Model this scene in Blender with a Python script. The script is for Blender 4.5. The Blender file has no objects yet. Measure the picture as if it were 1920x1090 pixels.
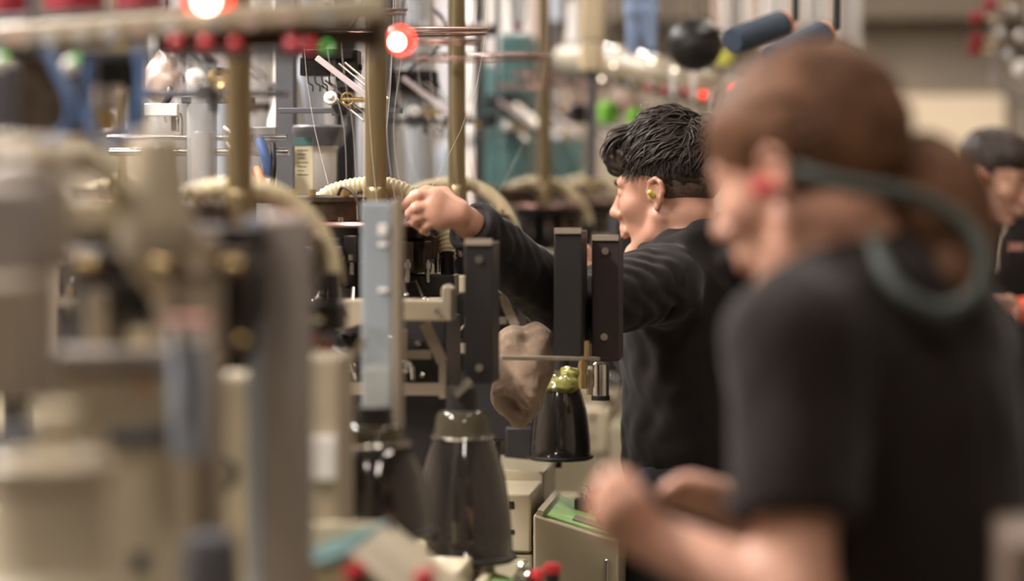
import bpy, bmesh, math, random
import numpy as np
from mathutils import Vector, Matrix, Euler
random.seed(7)
rng = np.random.default_rng(7)
R = math.radians
SC = bpy.context.scene
COL = SC.collection

# ------------------------------------------------------------------ camera, world, exposure
F = 1920 * 100 / 36.0            # focal length in pixels of the 1920x1090 frame
H = 1.52                         # eye height
PITCH = math.atan(215 / F)
cam_d = bpy.data.cameras.new('camera')
cam = bpy.data.objects.new('camera', cam_d)
COL.objects.link(cam)
cam_d.sensor_width = 36
cam_d.lens = 100
cam_d.clip_start = 0.05
cam_d.clip_end = 100
cam.location = (0, 0, H)
cam.rotation_euler = (math.pi / 2 - PITCH, 0, 0)
cam_d.dof.use_dof = True
cam_d.dof.focus_distance = 5.3
cam_d.dof.aperture_fstop = 1.6
SC.camera = cam
SC.view_settings.view_transform = 'Standard'
SC.view_settings.look = 'None'
SC.view_settings.exposure = 0.3
SC.view_settings.gamma = 1.0
SC.view_settings.use_curve_mapping = False
SC.cycles.use_denoising = True
SC.cycles.max_bounces = 8
SC.cycles.sample_clamp_indirect = 4.0
w = bpy.data.worlds.new('factory_air')
SC.world = w
w.use_nodes = True
w.node_tree.nodes['Background'].inputs[0].default_value = (1.0, 0.93, 0.86, 1)
w.node_tree.nodes['Background'].inputs[1].default_value = 0.30

CP, SP = math.cos(PITCH), math.sin(PITCH)


def P(px, py, d):
    """the point of the place seen at photo pixel (px, py), d metres in front of the lens"""
    a, b = (px - 960) / F, (545 - py) / F
    t = d / (CP + b * SP)
    return Vector((a * t, d, H + t * (-SP + b * CP)))


ANG = math.atan(582 / F)         # the machine rows and the room run along this direction
ROW = Matrix.Rotation(-ANG, 4, 'Z')

# ------------------------------------------------------------------ materials


def lin(c):
    c = c / 255.0
    return c / 12.92 if c <= 0.04045 else ((c + 0.055) / 1.055) ** 2.4


MATS = {}


def mat(name, rgb, rough=0.5, metal=0.0, var=0.12, scale=14.0, bump=0.0, alpha=1.0, haze=None, emit=0.0, coat=0.0,
        stretch=(1, 1, 1), spec=0.5, sheen=0.0, sss=0.0):
    if name in MATS:
        return MATS[name]
    m = bpy.data.materials.new(name)
    m.use_nodes = True
    nt = m.node_tree
    N, L = nt.nodes, nt.links
    b = N['Principled BSDF']
    c = [lin(x) for x in rgb]
    tc = N.new('ShaderNodeTexCoord')
    mp = N.new('ShaderNodeMapping')
    mp.inputs['Scale'].default_value = stretch
    nz = N.new('ShaderNodeTexNoise')
    nz.inputs['Scale'].default_value = scale
    nz.inputs['Detail'].default_value = 6
    L.new(tc.outputs['Object'], mp.inputs[0])
    L.new(mp.outputs[0], nz.inputs['Vector'])
    rp = N.new('ShaderNodeValToRGB')
    rp.color_ramp.elements[0].position = 0.3
    rp.color_ramp.elements[1].position = 0.7
    rp.color_ramp.elements[0].color = [max(0, x * (1 - var)) for x in c] + [1]
    rp.color_ramp.elements[1].color = [min(1, x * (1 + var)) for x in c] + [1]
    L.new(nz.outputs[0], rp.inputs[0])
    L.new(rp.outputs[0], b.inputs['Base Color'])
    b.inputs['Roughness'].default_value = rough
    b.inputs['Metallic'].default_value = metal
    b.inputs['Specular IOR Level'].default_value = spec
    if coat:
        b.inputs['Coat Weight'].default_value = coat
        b.inputs['Coat Roughness'].default_value = 0.04
    if sheen:
        b.inputs['Sheen Weight'].default_value = sheen
        b.inputs['Sheen Roughness'].default_value = 0.5
    if sss:
        b.inputs['Subsurface Weight'].default_value = sss
        b.inputs['Subsurface Radius'].default_value = (0.012, 0.005, 0.003)
        b.inputs['Subsurface Scale'].default_value = 1.0
    if bump:
        bp = N.new('ShaderNodeBump')
        bp.inputs['Strength'].default_value = bump
        bp.inputs['Distance'].default_value = 0.004
        L.new(nz.outputs[0], bp.inputs['Height'])
        L.new(bp.outputs[0], b.inputs['Normal'])
    if emit:
        b.inputs['Emission Color'].default_value = c + [1]
        b.inputs['Emission Strength'].default_value = emit
    if alpha < 1:
        tr = N.new('ShaderNodeBsdfTransparent')
        hz = haze or (235, 238, 240)
        tr.inputs[0].default_value = [lin(x) for x in hz] + [1]
        mx = N.new('ShaderNodeMixShader')
        mx.inputs[0].default_value = alpha
        L.new(tr.outputs[0], mx.inputs[1])
        L.new(b.outputs[0], mx.inputs[2])
        L.new(mx.outputs[0], N['Material Output'].inputs[0])
    MATS[name] = m
    return m


M = dict(
    brass=mat('aged_brass', (134, 118, 86), 0.30, 0.75, 0.22, 9, stretch=(1, 1, .25)),
    brass_bright=mat('worn_brass', (176, 150, 100), 0.3, 0.8, 0.15, 20),
    beige=mat('beige_enamel', (166, 156, 130), 0.42, 0, 0.06, 6, coat=.15),
    beige_warm=mat('cast_beige_enamel', (164, 152, 130), 0.4, 0, 0.08, 8, coat=.2),
    cream=mat('cream_enamel', (192, 180, 154), 0.4, 0, 0.06, 6, coat=.15),
    taupe=mat('taupe_enamel', (136, 124, 108), 0.4, 0, 0.08, 7),
    greycol=mat('grey_aluminium', (146, 138, 132), 0.35, 0.25, 0.05, 5),
    bluegrey=mat('blue_grey_enamel', (150, 158, 170), 0.35, 0.1, 0.05, 5),
    slate=mat('slate_steel', (84, 84, 88), 0.5, 0.2, 0.12, 8),
    black=mat('black_enamel', (25, 23, 22), 0.42, 0, 0.15, 9),
    blackmaroon=mat('maroon_black_enamel', (44, 31, 31), 0.4, 0, 0.12, 9),
    blackmech=mat('oiled_black_metal', (36, 32, 30), 0.32, 0.5, 0.3, 30),
    darkmech=mat('oily_brown_metal', (72, 60, 48), 0.38, 0.6, 0.35, 40),
    steel=mat('machined_steel', (190, 186, 180), 0.2, 1.0, 0.15, 30),
    chrome=mat('chrome', (226, 222, 220), 0.08, 1.0, 0.04, 20),
    rosesteel=mat('polished_rail_steel', (236, 222, 224), 0.3, 0.35, 0.05, 20),
    hose=mat('beige_hose', (180, 166, 130), 0.45, 0, 0.08, 30),
    smoke=mat('smoky_plastic', (40, 36, 33), 0.10, 0, 0.08, 8, coat=.8, alpha=.84, haze=(150, 140, 125), spec=.7),
    cleardome=mat('clear_dome_plastic', (120, 112, 92), 0.06, 0, 0.25, 60, alpha=.32, coat=1.0, haze=(190, 184, 168)),
    clear=mat('clear_plastic', (205, 203, 200), 0.08, 0, 0.05, 8, alpha=.34, coat=.5),
    acrylic=mat('frosted_acrylic', (172, 180, 184), 0.12, 0, 0.05, 6, alpha=.5, coat=.6),
    yellowgreen=mat('yellow_green_film', (150, 144, 74), 0.2, 0, 0.25, 40, alpha=.6, coat=.6),
    white=mat('white_plastic', (226, 222, 216), 0.35, 0, 0.05, 12),
    tube_white=mat('white_tube', (232, 228, 224), 0.2, 0, 0.06, 10, coat=.5),
    tube_blue=mat('pale_blue_tube', (194, 202, 216), 0.2, 0, 0.08, 10, coat=.5),
    tube_pink=mat('pale_pink_tube', (214, 190, 178), 0.25, 0, 0.08, 10, coat=.4),
    tube_grey=mat('grey_tube', (188, 186, 184), 0.2, 0.2, 0.08, 10, coat=.4),
    yarn_white=mat('white_yarn', (222, 214, 202), 0.9, 0, 0.08, 60, bump=.3),
    yarn_cream=mat('cream_yarn', (226, 206, 170), 0.9, 0, 0.08, 60, bump=.3),
    yarn_navy=mat('navy_yarn', (54, 68, 84), 0.75, 0, 0.12, 60, bump=.3),
    yarn_red=mat('red_yarn', (138, 30, 42), 0.8, 0, 0.15, 60, bump=.3),
    yarn_green=mat('bright_green_yarn', (122, 196, 62), 0.8, 0, 0.12, 60),
    thread=mat('pale_thread', (205, 198, 188), 0.7, 0, 0.05, 60),
    ringmetal=mat('rosy_brown_ring', (150, 118, 108), 0.35, 0.7, 0.15, 40),
    teal=mat('teal_enamel', (78, 116, 116), 0.5, 0, 0.08, 8),
    panelgreen=mat('green_control_face', (146, 186, 116), 0.4, 0, 0.2, 18),
    red=mat('red_button', (196, 44, 56), 0.35, 0, 0.05, 20, coat=.4),
    bluehose=mat('blue_air_hose', (62, 88, 124), 0.35, 0, 0.06, 20),
    bluepaint=mat('blue_strap', (70, 104, 160), 0.6, 0, 0.1, 20),
    orange=mat('orange_strap', (226, 150, 112), 0.6, 0, 0.1, 20),
    rubber=mat('black_rubber', (28, 25, 26), 0.55, 0, 0.1, 30),
    card=mat('label_card', (206, 196, 164), 0.7, 0, 0.05, 20),
    ink=mat('faded_ink', (120, 112, 96), 0.8, 0, 0.05, 20),
    concrete=mat('concrete', (142, 131, 116), 0.9, 0, 0.22, 1.1, bump=.15),
    tanpaint=mat('tan_enamel', (104, 88, 76), 0.6, 0, 0.06, 6),
    beam_shade=mat('shaded_beam', (96, 86, 72), 0.9, 0, 0.1, 3),
    floor=mat('floor_resin', (112, 106, 96), 0.45, 0, 0.12, 3),
    ceil=mat('ceiling_board', (120, 115, 108), 0.9, 0, 0.06, 3),
    wallcream=mat('cream_board', (232, 214, 186), 0.7, 0, 0.04, 3),
    skin=mat('skin', (190, 142, 120), 0.48, 0, 0.07, 30, sss=.12),
    skin2=mat('fair_skin', (196, 148, 126), 0.5, 0, 0.07, 26, sss=.12),
    skin3=mat('tan_skin', (196, 150, 128), 0.5, 0, 0.07, 30, sss=.1),
    hair_dark=mat('dark_brown_hair', (46, 36, 29), 0.52, 0, 0.4, 60, spec=.35, stretch=(1, 1, .3)),
    hair_fade=mat('cropped_dark_hair', (84, 66, 55), 0.8, 0, 0.45, 200, bump=.5),
    hair_brown=mat('chestnut_hair', (98, 68, 48), 0.62, 0, 0.5, 22, stretch=(1, .35, 1), bump=.5, spec=.2),
    cloth=mat('black_cotton', (27, 22, 20), 0.9, 0, 0.14, 18, sheen=.08, spec=.2),
    cloth2=mat('black_jersey', (31, 24, 21), 0.9, 0, 0.14, 14, sheen=.1, spec=.2),
    trousers=mat('dark_trousers', (38, 38, 44), 0.9, 0, 0.1, 30),
    shoe=mat('black_leather', (30, 28, 27), 0.5, 0, 0.1, 30),
    strap=mat('grey_green_strap', (66, 74, 68), 0.7, 0, 0.08, 40),
    earplug=mat('yellow_foam', (214, 214, 96), 0.7, 0, 0.08, 60),
    earplug_red=mat('red_foam', (206, 52, 70), 0.7, 0, 0.08, 60),
    eye=mat('eye_white', (225, 220, 215), 0.2, 0, 0.02, 20),
    sock=mat('beige_knit', (146, 124, 104), 0.95, 0, 0.14, 90, bump=.5, sheen=.2),
    denim=mat('light_blue_knit', (140, 160, 192), 0.9, 0, 0.12, 40, bump=.3),
    zip=mat('silver_zip', (168, 160, 150), 0.4, 0.6, 0.08, 60),
    pinkmark=mat('pink_patch', (196, 140, 128), 0.7, 0, 0.06, 40),
    orangebox=mat('orange_red_cloth', (226, 92, 66), 0.7, 0, 0.08, 20),
    lamp_red=mat('glowing_red_lens', (255, 60, 44), 0.3, 0, 0.0, 5, emit=2.2),
    glow_ball=mat('glow_ball_white', (255, 240, 215), 0.3, 0, 0.0, 5, emit=3.0),
    lamp_hot=mat('glowing_bulb', (255, 236, 216), 0.3, 0, 0.0, 5, emit=9.0),
    led_green=mat('green_led', (90, 200, 80), 0.3, 0, 0.0, 5, emit=.5),
    led_red=mat('red_indicator', (190, 30, 46), 0.25, 0, 0.05, 20, coat=.5),
    led_red_lit=mat('lit_red_indicator', (255, 70, 60), 0.3, 0, 0.0, 5, emit=1.5),
    tube_light=mat('lamp_diffuser', (255, 243, 230), 0.4, 0, 0.0, 5, emit=22.0),
    added_fill_light=mat('added_fill_diffuser', (255, 243, 232), 0.4, 0, 0.0, 5, emit=28.0),
    tube_light_b=mat('bright_lamp_diffuser', (255, 246, 240), 0.4, 0, 0.0, 5, emit=190.0),
)

# ------------------------------------------------------------------ mesh building


class MB:
    """collects simple shapes and links them as ONE mesh object"""

    def __init__(s):
        s.v, s.f = [], []

    def add(s, vs, fs):
        o = len(s.v)
        s.v += [tuple(x) for x in vs]
        s.f += [tuple(i + o for i in f) for f in fs]
        return s

    def box(s, c, size, rot=None, taper=1.0):
        hx, hy, hz = size[0] / 2, size[1] / 2, size[2] / 2
        vs = []
        for z in (-1, 1):
            k = taper if z > 0 else 1.0
            for x, y in ((-1, -1), (1, -1), (1, 1), (-1, 1)):
                vs.append(Vector((x * hx * k, y * hy * k, z * hz)))
        if rot is not None:
            vs = [rot @ v for v in vs]
        c = Vector(c)
        return s.add([v + c for v in vs], [(3, 2, 1, 0), (4, 5, 6, 7), (0, 1, 5, 4), (1, 2, 6, 5), (2, 3, 7, 6), (3, 0, 4, 7)])

    def bar(s, a, b, wd, ht):
        """a rectangular bar from a to b"""
        a, b = Vector(a), Vector(b)
        d = b - a
        q = d.to_track_quat('Y', 'Z').to_matrix()
        return s.box((a + b) / 2, (wd, d.length, ht), q)

    def tube(s, pts, r, n=12, closed=False, cap=True):
        pts = [Vector(p) for p in pts]
        m = len(pts)
        rs = r if isinstance(r, (list, tuple)) else [r] * m
        up = None
        vs, fs = [], []
        for i, p in enumerate(pts):
            if closed:
                t = pts[(i + 1) % m] - pts[i - 1]
            else:
                t = pts[min(i + 1, m - 1)] - pts[max(i - 1, 0)]
            if t.length < 1e-9:
                t = Vector((0, 0, 1))
            t.normalize()
            if up is None:
                up = Vector((0, 0, 1)) if abs(t.z) < .9 else Vector((1, 0, 0))
            x = up.cross(t)
            if x.length < 1e-6:
                x = Vector((1, 0, 0)).cross(t)
            x.normalize()
            up = t.cross(x)
            for k in range(n):
                a = 2 * math.pi * k / n
                vs.append(p + (x * math.cos(a) + up * math.sin(a)) * rs[i])
        for i in range(m if closed else m - 1):
            j = (i + 1) % m
            for k in range(n):
                k2 = (k + 1) % n
                fs.append((i * n + k, i * n + k2, j * n + k2, j * n + k))
        if cap and not closed:
            fs.append(tuple(reversed(range(n))))
            fs.append(tuple((m - 1) * n + k for k in range(n)))
        return s.add(vs, fs)

    def cyl(s, a, b, r, r2=None, n=20):
        return s.tube([a, b], [r, r if r2 is None else r2], n)

    def lathe(s, prof, c=(0, 0, 0), rot=None, n=32, sx=1.0, sy=1.0):
        vs, fs = [], []
        c = Vector(c)
        for r, z in prof:
            for k in range(n):
                a = 2 * math.pi * k / n
                v = Vector((r * math.cos(a) * sx, r * math.sin(a) * sy, z))
                vs.append((rot @ v if rot is not None else v) + c)
        for i in range(len(prof) - 1):
            for k in range(n):
                k2 = (k + 1) % n
                fs.append((i * n + k, i * n + k2, (i + 1) * n + k2, (i + 1) * n + k))
        if prof[0][0] > 1e-6:
            fs.append(tuple(reversed(range(n))))
        if prof[-1][0] > 1e-6:
            fs.append(tuple((len(prof) - 1) * n + k for k in range(n)))
        return s.add(vs, fs)

    def ball(s, c, r, n=16, sq=(1, 1, 1)):
        m = n // 2
        prof = [(max(1e-5, math.sin(math.pi * i / m)) * r, -math.cos(math.pi * i / m) * r * sq[2]) for i in range(m + 1)]
        return s.lathe(prof, c, None, n, sq[0], sq[1])

    def torus(s, c, Rr, r, rot=None, n=48, k=8, a0=0.0, a1=None):
        c = Vector(c)
        full = a1 is None
        a1 = a0 + 2 * math.pi if full else a1
        cnt = n if full else n + 1
        pts = []
        for i in range(cnt):
            a = a0 + (a1 - a0) * i / n
            v = Vector((Rr * math.cos(a), Rr * math.sin(a), 0))
            pts.append((rot @ v if rot is not None else v) + c)
        return s.tube(pts, r, k, closed=full)

    def prism(s, poly, y0, y1):
        """poly: (x, z) points; extruded along y"""
        n = len(poly)
        vs = [(x, y0, z) for x, z in poly] + [(x, y1, z) for x, z in poly]
        fs = [tuple(range(n)), tuple(reversed(range(n, 2 * n)))]
        for i in range(n):
            j = (i + 1) % n
            fs.append((j, i, n + i, n + j))
        return s.add(vs, fs)

    def build(s, name, m, parent=None, bevel=0.0, sharp=40, loc=None, matrix=None):
        me = bpy.data.meshes.new(name)
        me.from_pydata(s.v, [], s.f)
        bm = bmesh.new()
        bm.from_mesh(me)
        bmesh.ops.recalc_face_normals(bm, faces=bm.faces[:])
        bm.to_mesh(me)
        bm.free()
        me.shade_smooth()
        me.set_sharp_from_angle(angle=R(sharp))
        me.materials.append(m)
        o = bpy.data.objects.new(name, me)
        COL.objects.link(o)
        if parent is not None:
            o.parent = parent
        if matrix is not None:
            o.matrix_world = matrix
        if bevel:
            md = o.modifiers.new('edges', 'BEVEL')
            md.width = bevel
            md.segments = 2
            md.limit_method = 'ANGLE'
        return o


def tag(o, label=None, cat=None, group=None, kind=None):
    if label:
        o['label'] = label
    if cat:
        o['category'] = cat
    if group:
        o['group'] = group
    if kind:
        o['kind'] = kind
    return o


def empty(name, loc, label, cat, group=None, rz=-ANG):
    o = bpy.data.objects.new(name, None)
    o.empty_display_size = .1
    COL.objects.link(o)
    o.matrix_world = Matrix.Translation(Vector(loc)) @ Matrix.Rotation(rz, 4, 'Z')
    return tag(o, label, cat, group)





def copy_tree(o, parent=None):
    c = o.copy()
    COL.objects.link(c)
    c.parent = parent
    for ch in [x for x in bpy.data.objects if x.parent == o]:
        copy_tree(ch, c)
    return c


def curve_pts(ctrl, n=10, closed=False):
    """Catmull-Rom through the control points"""
    c = [Vector(p) for p in ctrl]
    out = []
    m = len(c)
    rngi = range(m if closed else m - 1)
    for i in rngi:
        if closed:
            p0, p1, p2, p3 = c[i - 1], c[i], c[(i + 1) % m], c[(i + 2) % m]
        else:
            p0, p1, p2, p3 = c[max(i - 1, 0)], c[i], c[i + 1], c[min(i + 2, m - 1)]
        for k in range(n):
            t = k / n
            out.append(0.5 * ((2 * p1) + (-p0 + p2) * t + (2 * p0 - 5 * p1 + 4 * p2 - p3) * t * t + (-p0 + 3 * p1 - 3 * p2 + p3) * t ** 3))
    if not closed:
        out.append(c[-1])
    return out


def ribbed(mb, ctrl, r, pitch=.0085, depth=.14, n=16):
    """a corrugated hose along the control points"""
    pts = curve_pts(ctrl, 40)
    d = [0.0]
    for a, b in zip(pts, pts[1:]):
        d.append(d[-1] + (b - a).length)
    m = max(8, int(d[-1] / pitch * 4))
    xs = np.linspace(0, d[-1], m)
    P3 = np.array([tuple(p) for p in pts])
    pp = [Vector((np.interp(x, d, P3[:, 0]), np.interp(x, d, P3[:, 1]), np.interp(x, d, P3[:, 2]))) for x in xs]
    rs = [r * (1 + depth * (.5 * math.cos(2 * math.pi * x / pitch) - .5)) for x in xs]
    return mb.tube(pp, rs, n)


# ------------------------------------------------------------------ room (built along the machine rows)


def room_obj(name, mb, m):
    o = mb.build(name, m, matrix=ROW.copy())
    return tag(o, kind='structure')


XL, XR, YB, YF, ZC = -5.6, 2.6, -2.6, 13.6, 3.7
room_obj('floor', MB().box(((XL + XR) / 2, (YB + YF) / 2, -.05), (XR - XL, YF - YB, .1)), M['floor'])
room_obj('ceiling', MB().box(((XL + XR) / 2, (YB + YF) / 2, ZC + .05), (XR - XL, YF - YB, .1)), M['ceil'])
room_obj('wall_far', MB().box(((XL + XR) / 2, YF + .1, ZC / 2), (XR - XL, .2, ZC)), M['concrete'])
room_obj('wall_back', MB().box(((XL + XR) / 2, YB - .1, ZC / 2), (XR - XL, .2, ZC)), M['concrete'])
room_obj('wall_left', MB().box((XL - .1, (YB + YF) / 2, ZC / 2), (.2, YF - YB, ZC)), M['concrete'])
room_obj('wall_right', MB().box((XR + .1, (YB + YF) / 2, ZC / 2), (.2, YF - YB, ZC)), M['concrete'])
room_obj('baseboard_far', MB().box(((XL + XR) / 2, YF - .01, .06), (XR - XL, .02, .12)), M['taupe'])


def ceiling_light(x, y, m, place):
    o = empty('ceiling_light', ROW @ Vector((x, y, ZC)), 'long fluorescent ceiling lamp ' + place, 'lamp', 'fluorescent ceiling lamps')
    MB().box((0, 0, -.03), (.36, 1.3, .06)).build('housing', M['white'], o, bevel=.004)
    MB().box((0, 0, -.068), (.3, 1.24, .014)).build('diffuser', m, o)
    return o


for y in (1.0, 4.0, 7.0, 10.0, 12.4):
    ceiling_light(.55, y, M['tube_light'], 'above the aisle %s' % {1.0: 'over the near workplace', 4.0: 'over the woman', 7.0: 'over the man at the machines', 10.0: 'over the far workplace', 12.4: 'by the far wall'}[y])
ceiling_light(-1.3, 1.5, M['added_fill_light'], 'added to brighten the blurred machine at the left edge')  # added fill lamp, lifts the dim fronts of the nearest machine
for y in (3.2, 5.9, 8.6, 11.3):
    ceiling_light(-2.5, y, M['tube_light_b'], 'above the back machines, %s' % {3.2: 'nearest', 5.9: 'second from the front', 8.6: 'third from the front', 11.3: 'farthest'}[y])

# ------------------------------------------------------------------ the sock knitting machine (one design, set up in rows)
BELL = [(.085, 0), (.089, .004), (.089, .014), (.085, .018), (.084, .05), (.080, .10), (.073, .15), (.061, .195), (.052, .22), (.047, .236),
        (.046, .245), (.043, .262), (.034, .27), (.030, .27)]


def funnel(parent, x, y, z, s=1.0, m='smoke', tall=1.0):
    f = MB().lathe([(r * s, h * s * tall) for r, h in BELL[:9]], (x, y, z), n=40).build('funnel', M[m], parent, sharp=60)
    MB().lathe([(r * s, h * s * tall) for r, h in BELL[8:]], (x, y, z), n=40).lathe([(.030 * s, .20 * s * tall), (.034 * s, .225 * s * tall), (.026 * s, .26 * s * tall)], (x, y, z), n=24).build('funnel_dome', M['cleardome'], f, sharp=60)
    MB().torus((x, y, z + .008 * s), .0885 * s, .0045 * s).build('funnel_rim', M['rubber'], f)
    MB().torus((x, y, z + .222 * s * tall), .0525 * s, .003 * s).build('funnel_collar', M['steel'], f)
    MB().cyl((x, y, z + .268 * s * tall), (x, y, z + .31 * s * tall), .026 * s).build('funnel_neck', M['rubber'], f)
    return f


def switches(parent, x0, y0, z0, slope, dx=.05, dy=-.12):
    """the black key switch with its red cap and the red push button on a control console"""
    def zz(x):
        return z0 - slope * (x - x0)
    k = MB().box((x0, y0, zz(x0) + .013), (.03, .026, .026)).build('key_switch', M['rubber'], parent, bevel=.003)
    MB().cyl((x0 + .004, y0, zz(x0) + .026), (x0 + .004, y0, zz(x0) + .034), .007).torus((x0 + .004, y0, zz(x0) + .042), .009, .0022, Matrix.Rotation(R(80), 3, 'X'), 16, 6).build('key', M['steel'], k)
    MB().cyl((x0 + .024, y0 + .01, zz(x0)), (x0 + .024, y0 + .01, zz(x0) + .028), .009).cyl((x0 + .024, y0 + .01, zz(x0) + .028), (x0 + .024, y0 + .01, zz(x0) + .041), .014, .012).build('emergency_button', M['red'], k, bevel=.001)
    xb, yb = x0 + dx, y0 + dy
    b = MB().cyl((xb, yb, zz(xb) - .002), (xb, yb, zz(xb) + .018), .0125).build('red_button', M['rubber'], parent)
    MB().lathe([(.014, 0), (.0145, .006), (.012, .012), (1e-4, .014)], (xb, yb, zz(xb) + .018), n=20).build('button_cap', M['red'], b)


def build_machine(label):
    g = empty('knitting_machine', (0, 0, 0), label, 'knitting machine', rz=0)
    rnd = random.Random(3)
    # --- cabinet and console
    cab = MB().box((-.02, -.25, .40), (.53, 1.06, .80)).build('cabinet', M['beige'], g, bevel=.006)
    MB().box((-.02, -.783, .36), (.49, .008, .62)).build('cabinet_door', M['beige'], cab, bevel=.003)
    MB().cyl((.225, -.785, .765), (.225, -.795, .765), .011).build('cabinet_screw', M['steel'], cab)
    sb = MB().box((.10, -.665, .858), (.285, .24, .113)).build('side_box', M['cream'], g, bevel=.005)
    for z in (.893, .842):
        MB().box((.205, -.7855, z), (.010, .003, .014 if z > .87 else .008)).build('slot', M['rubber'], sb)
    MB().box((-.02, -.79, .908), (.03, .012, .02)).build('latch', M['steel'], sb)
    MB().prism([(.02, .80), (.2425, .80), (.2425, .93), (.02, .95)], -.545, -.28).build('side_hood', M['beige'], g, bevel=.004)
    MB().box((-.09, -.50, .88), (.20, .42, .14)).build('dark_tray', M['blackmech'], g, bevel=.004)
    con = MB().prism([(.25, 0), (.412, 0), (.412, .832), (.25, .880)], -.82, -.46).build('control_console', M['beige'], g, bevel=.005)
    sl = (.880 - .815) / .22
    q = Matrix.Rotation(math.atan(sl), 3, 'Y')
    MB().box((.333, -.64, .858), (.146, .33, .004), q).build('control_face', M['panelgreen'], con)
    MB().box((.262, -.64, .882), (.012, .345, .010), q).build('console_lip', M['cream'], con)
    MB().box((.358, -.735, .8530), (.08, .07, .004), q).build('name_plate', M['ink'], con)
    MB().cyl((.39, -.825, .74), (.39, -.825, .79), .003).ball((.39, -.825, .794), .005, 10).build('hook', M['steel'], con)
    switches(con, .325, -.60, .880 - sl * .075 + .002, sl)
    pan = MB().box((.12, -.23, .99), (.25, .02, .155)).build('back_panel', M['cream'], g, bevel=.003)
    MB().box((.247, -.243, .99), (.008, .01, .16)).box((.12, -.243, .913), (.25, .01, .008)).build('panel_seal', M['rubber'], pan)
    # --- pole, collar, bed
    po = MB().cyl((0, 0, 1.44), (0, 0, 3.1), .0192, n=28).build('pole', M['brass'], g)
    MB().lathe([(.0225, 1.438), (.0225, 1.492), (.0205, 1.498), (.0195, 1.50)], n=28).build('collar', M['brass'], po)
    bed = MB().lathe([(.112, 1.430), (.114, 1.434), (.112, 1.438), (.02, 1.438)], n=40).build('bed_plate', M['ringmetal'], g)
    for a in range(0, 360, 40):
        p = Vector((math.cos(R(a)), math.sin(R(a)), 0)) * .1
        MB().cyl(p + Vector((0, 0, 1.437)), p + Vector((0, 0, 1.447)), .005, n=8).build('bed_screw', M['steel'], bed)
    hd = MB().lathe([(.072, 1.437), (.078, 1.445), (.078, 1.472), (.084, 1.474), (.084, 1.482), (.05, 1.486), (.012, 1.486)], (-.085, .03, 0), n=36).build('cylinder_head', M['darkmech'], g)
    for a in (200, 250, 300, 350):
        p = Vector((-.085 + .07 * math.cos(R(a)), .03 + .07 * math.sin(R(a)), 1.484))
        MB().cyl(p, p + Vector((0, 0, .012)), .007, n=10).build('head_nut', M['brass_bright'], hd)
    MB().tube(curve_pts([(-.06, -.05, 1.486), (-.05, -.06, 1.50), (-.03, -.07, 1.49), (-.02, -.075, 1.47)], 5), .003, 8).build('yarn_finger', M['darkmech'], g)
    # --- cam blocks and needle gear below the bed
    MB().lathe([(.06, 1.24), (.062, 1.30), (.075, 1.33), (.075, 1.40), (.09, 1.41), (.09, 1.43)], n=36).build('needle_cylinder', M['blackmech'], g)
    for i, a in enumerate(range(170, 400, 28)):
        r = .082 + .012 * rnd.random()
        c = Vector((r * math.cos(R(a)), r * math.sin(R(a)), 1.395 - .02 * rnd.random()))
        cb = MB().box(c, (.026 + .02 * rnd.random(), .026, .04 + .02 * rnd.random()), Matrix.Rotation(R(a), 3, 'Z')).build('cam_block', M[rnd.choice(['blackmech', 'slate', 'blackmech', 'darkmech'])], g, bevel=.002)
        p = c + Vector((math.cos(R(a)), math.sin(R(a)), 0)) * .016
        MB().cyl(p + Vector((0, 0, -.045)), p + Vector((0, 0, -.005)), .0045, n=10).cyl(p + Vector((0, 0, -.02)), p + Vector((0, 0, -.010)), .008, n=10).build('cam_pin', M['steel'], cb)
    for i in range(9):
        a = R(200 + 18 * i)
        r = .095
        z = 1.30 + .05 * rnd.random()
        a1 = a + .15 * (rnd.random() - .5)
        MB().tube([(r * .7 * math.cos(a), r * .7 * math.sin(a), z), (r * math.cos(a), r * math.sin(a), z + .006), (r * 1.2 * math.cos(a1), r * 1.2 * math.sin(a1), z - .025)], .0035, 8).ball((r * 1.2 * math.cos(a1), r * 1.2 * math.sin(a1), z - .025), .0062, 10).build('needle_lever', M['steel'], g)
    st = MB().cyl((-.058, -.10, 1.255), (-.058, -.10, 1.385), .010, n=16).build('support_rod', M['slate'], g)
    MB().box((-.075, -.10, 1.389), (.062, .04, .014)).build('rod_cap', M['slate'], st, bevel=.002)
    # --- suction hose
    hs = ribbed(MB(), [(-.13, .06, 1.452), (-.095, .06, 1.487), (-.03, .055, 1.503), (.03, .05, 1.498), (.085, .045, 1.463), (.118, .035, 1.41), (.126, .02, 1.368)], .0165).build('suction_hose', M['hose'], g, sharp=80)
    MB().cyl((.126, .018, 1.385), (.127, .014, 1.34), .0125).build('hose_socket', M['rubber'], hs)
    MB().box((.10, .0, 1.325), (.09, .07, .04)).build('suction_block', M['blackmech'], g, bevel=.003)
    # --- cast bracket with two uprights
    MB().prism([(-.02, 1.275), (.0, 1.262), (.06, 1.282), (.19, 1.282), (.19, 1.335), (.178, 1.342), (.172, 1.335), (.172, 1.316), (-.002, 1.316), (-.002, 1.336), (-.010, 1.342), (-.02, 1.336)], -.41, -.35).build('cast_bracket', M['beige_warm'], g, bevel=.003)
    br = MB().cyl((.01, -.415, 1.299), (.01, -.408, 1.299), .004, n=10).cyl((.165, -.415, 1.299), (.165, -.408, 1.299), .004, n=10).build('bracket_bolt', M['steel'], g)
    # --- lower mechanism: open frame with chrome levers
    fr = MB()
    fr.bar((.135, -.34, 1.275), (.165, -.34, 1.21), .010, .018)
    fr.bar((.165, -.34, 1.21), (.165, -.34, 1.15), .010, .018)
    fr.bar((-.11, -.34, 1.275), (-.11, -.34, 1.15), .012, .018)
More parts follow.
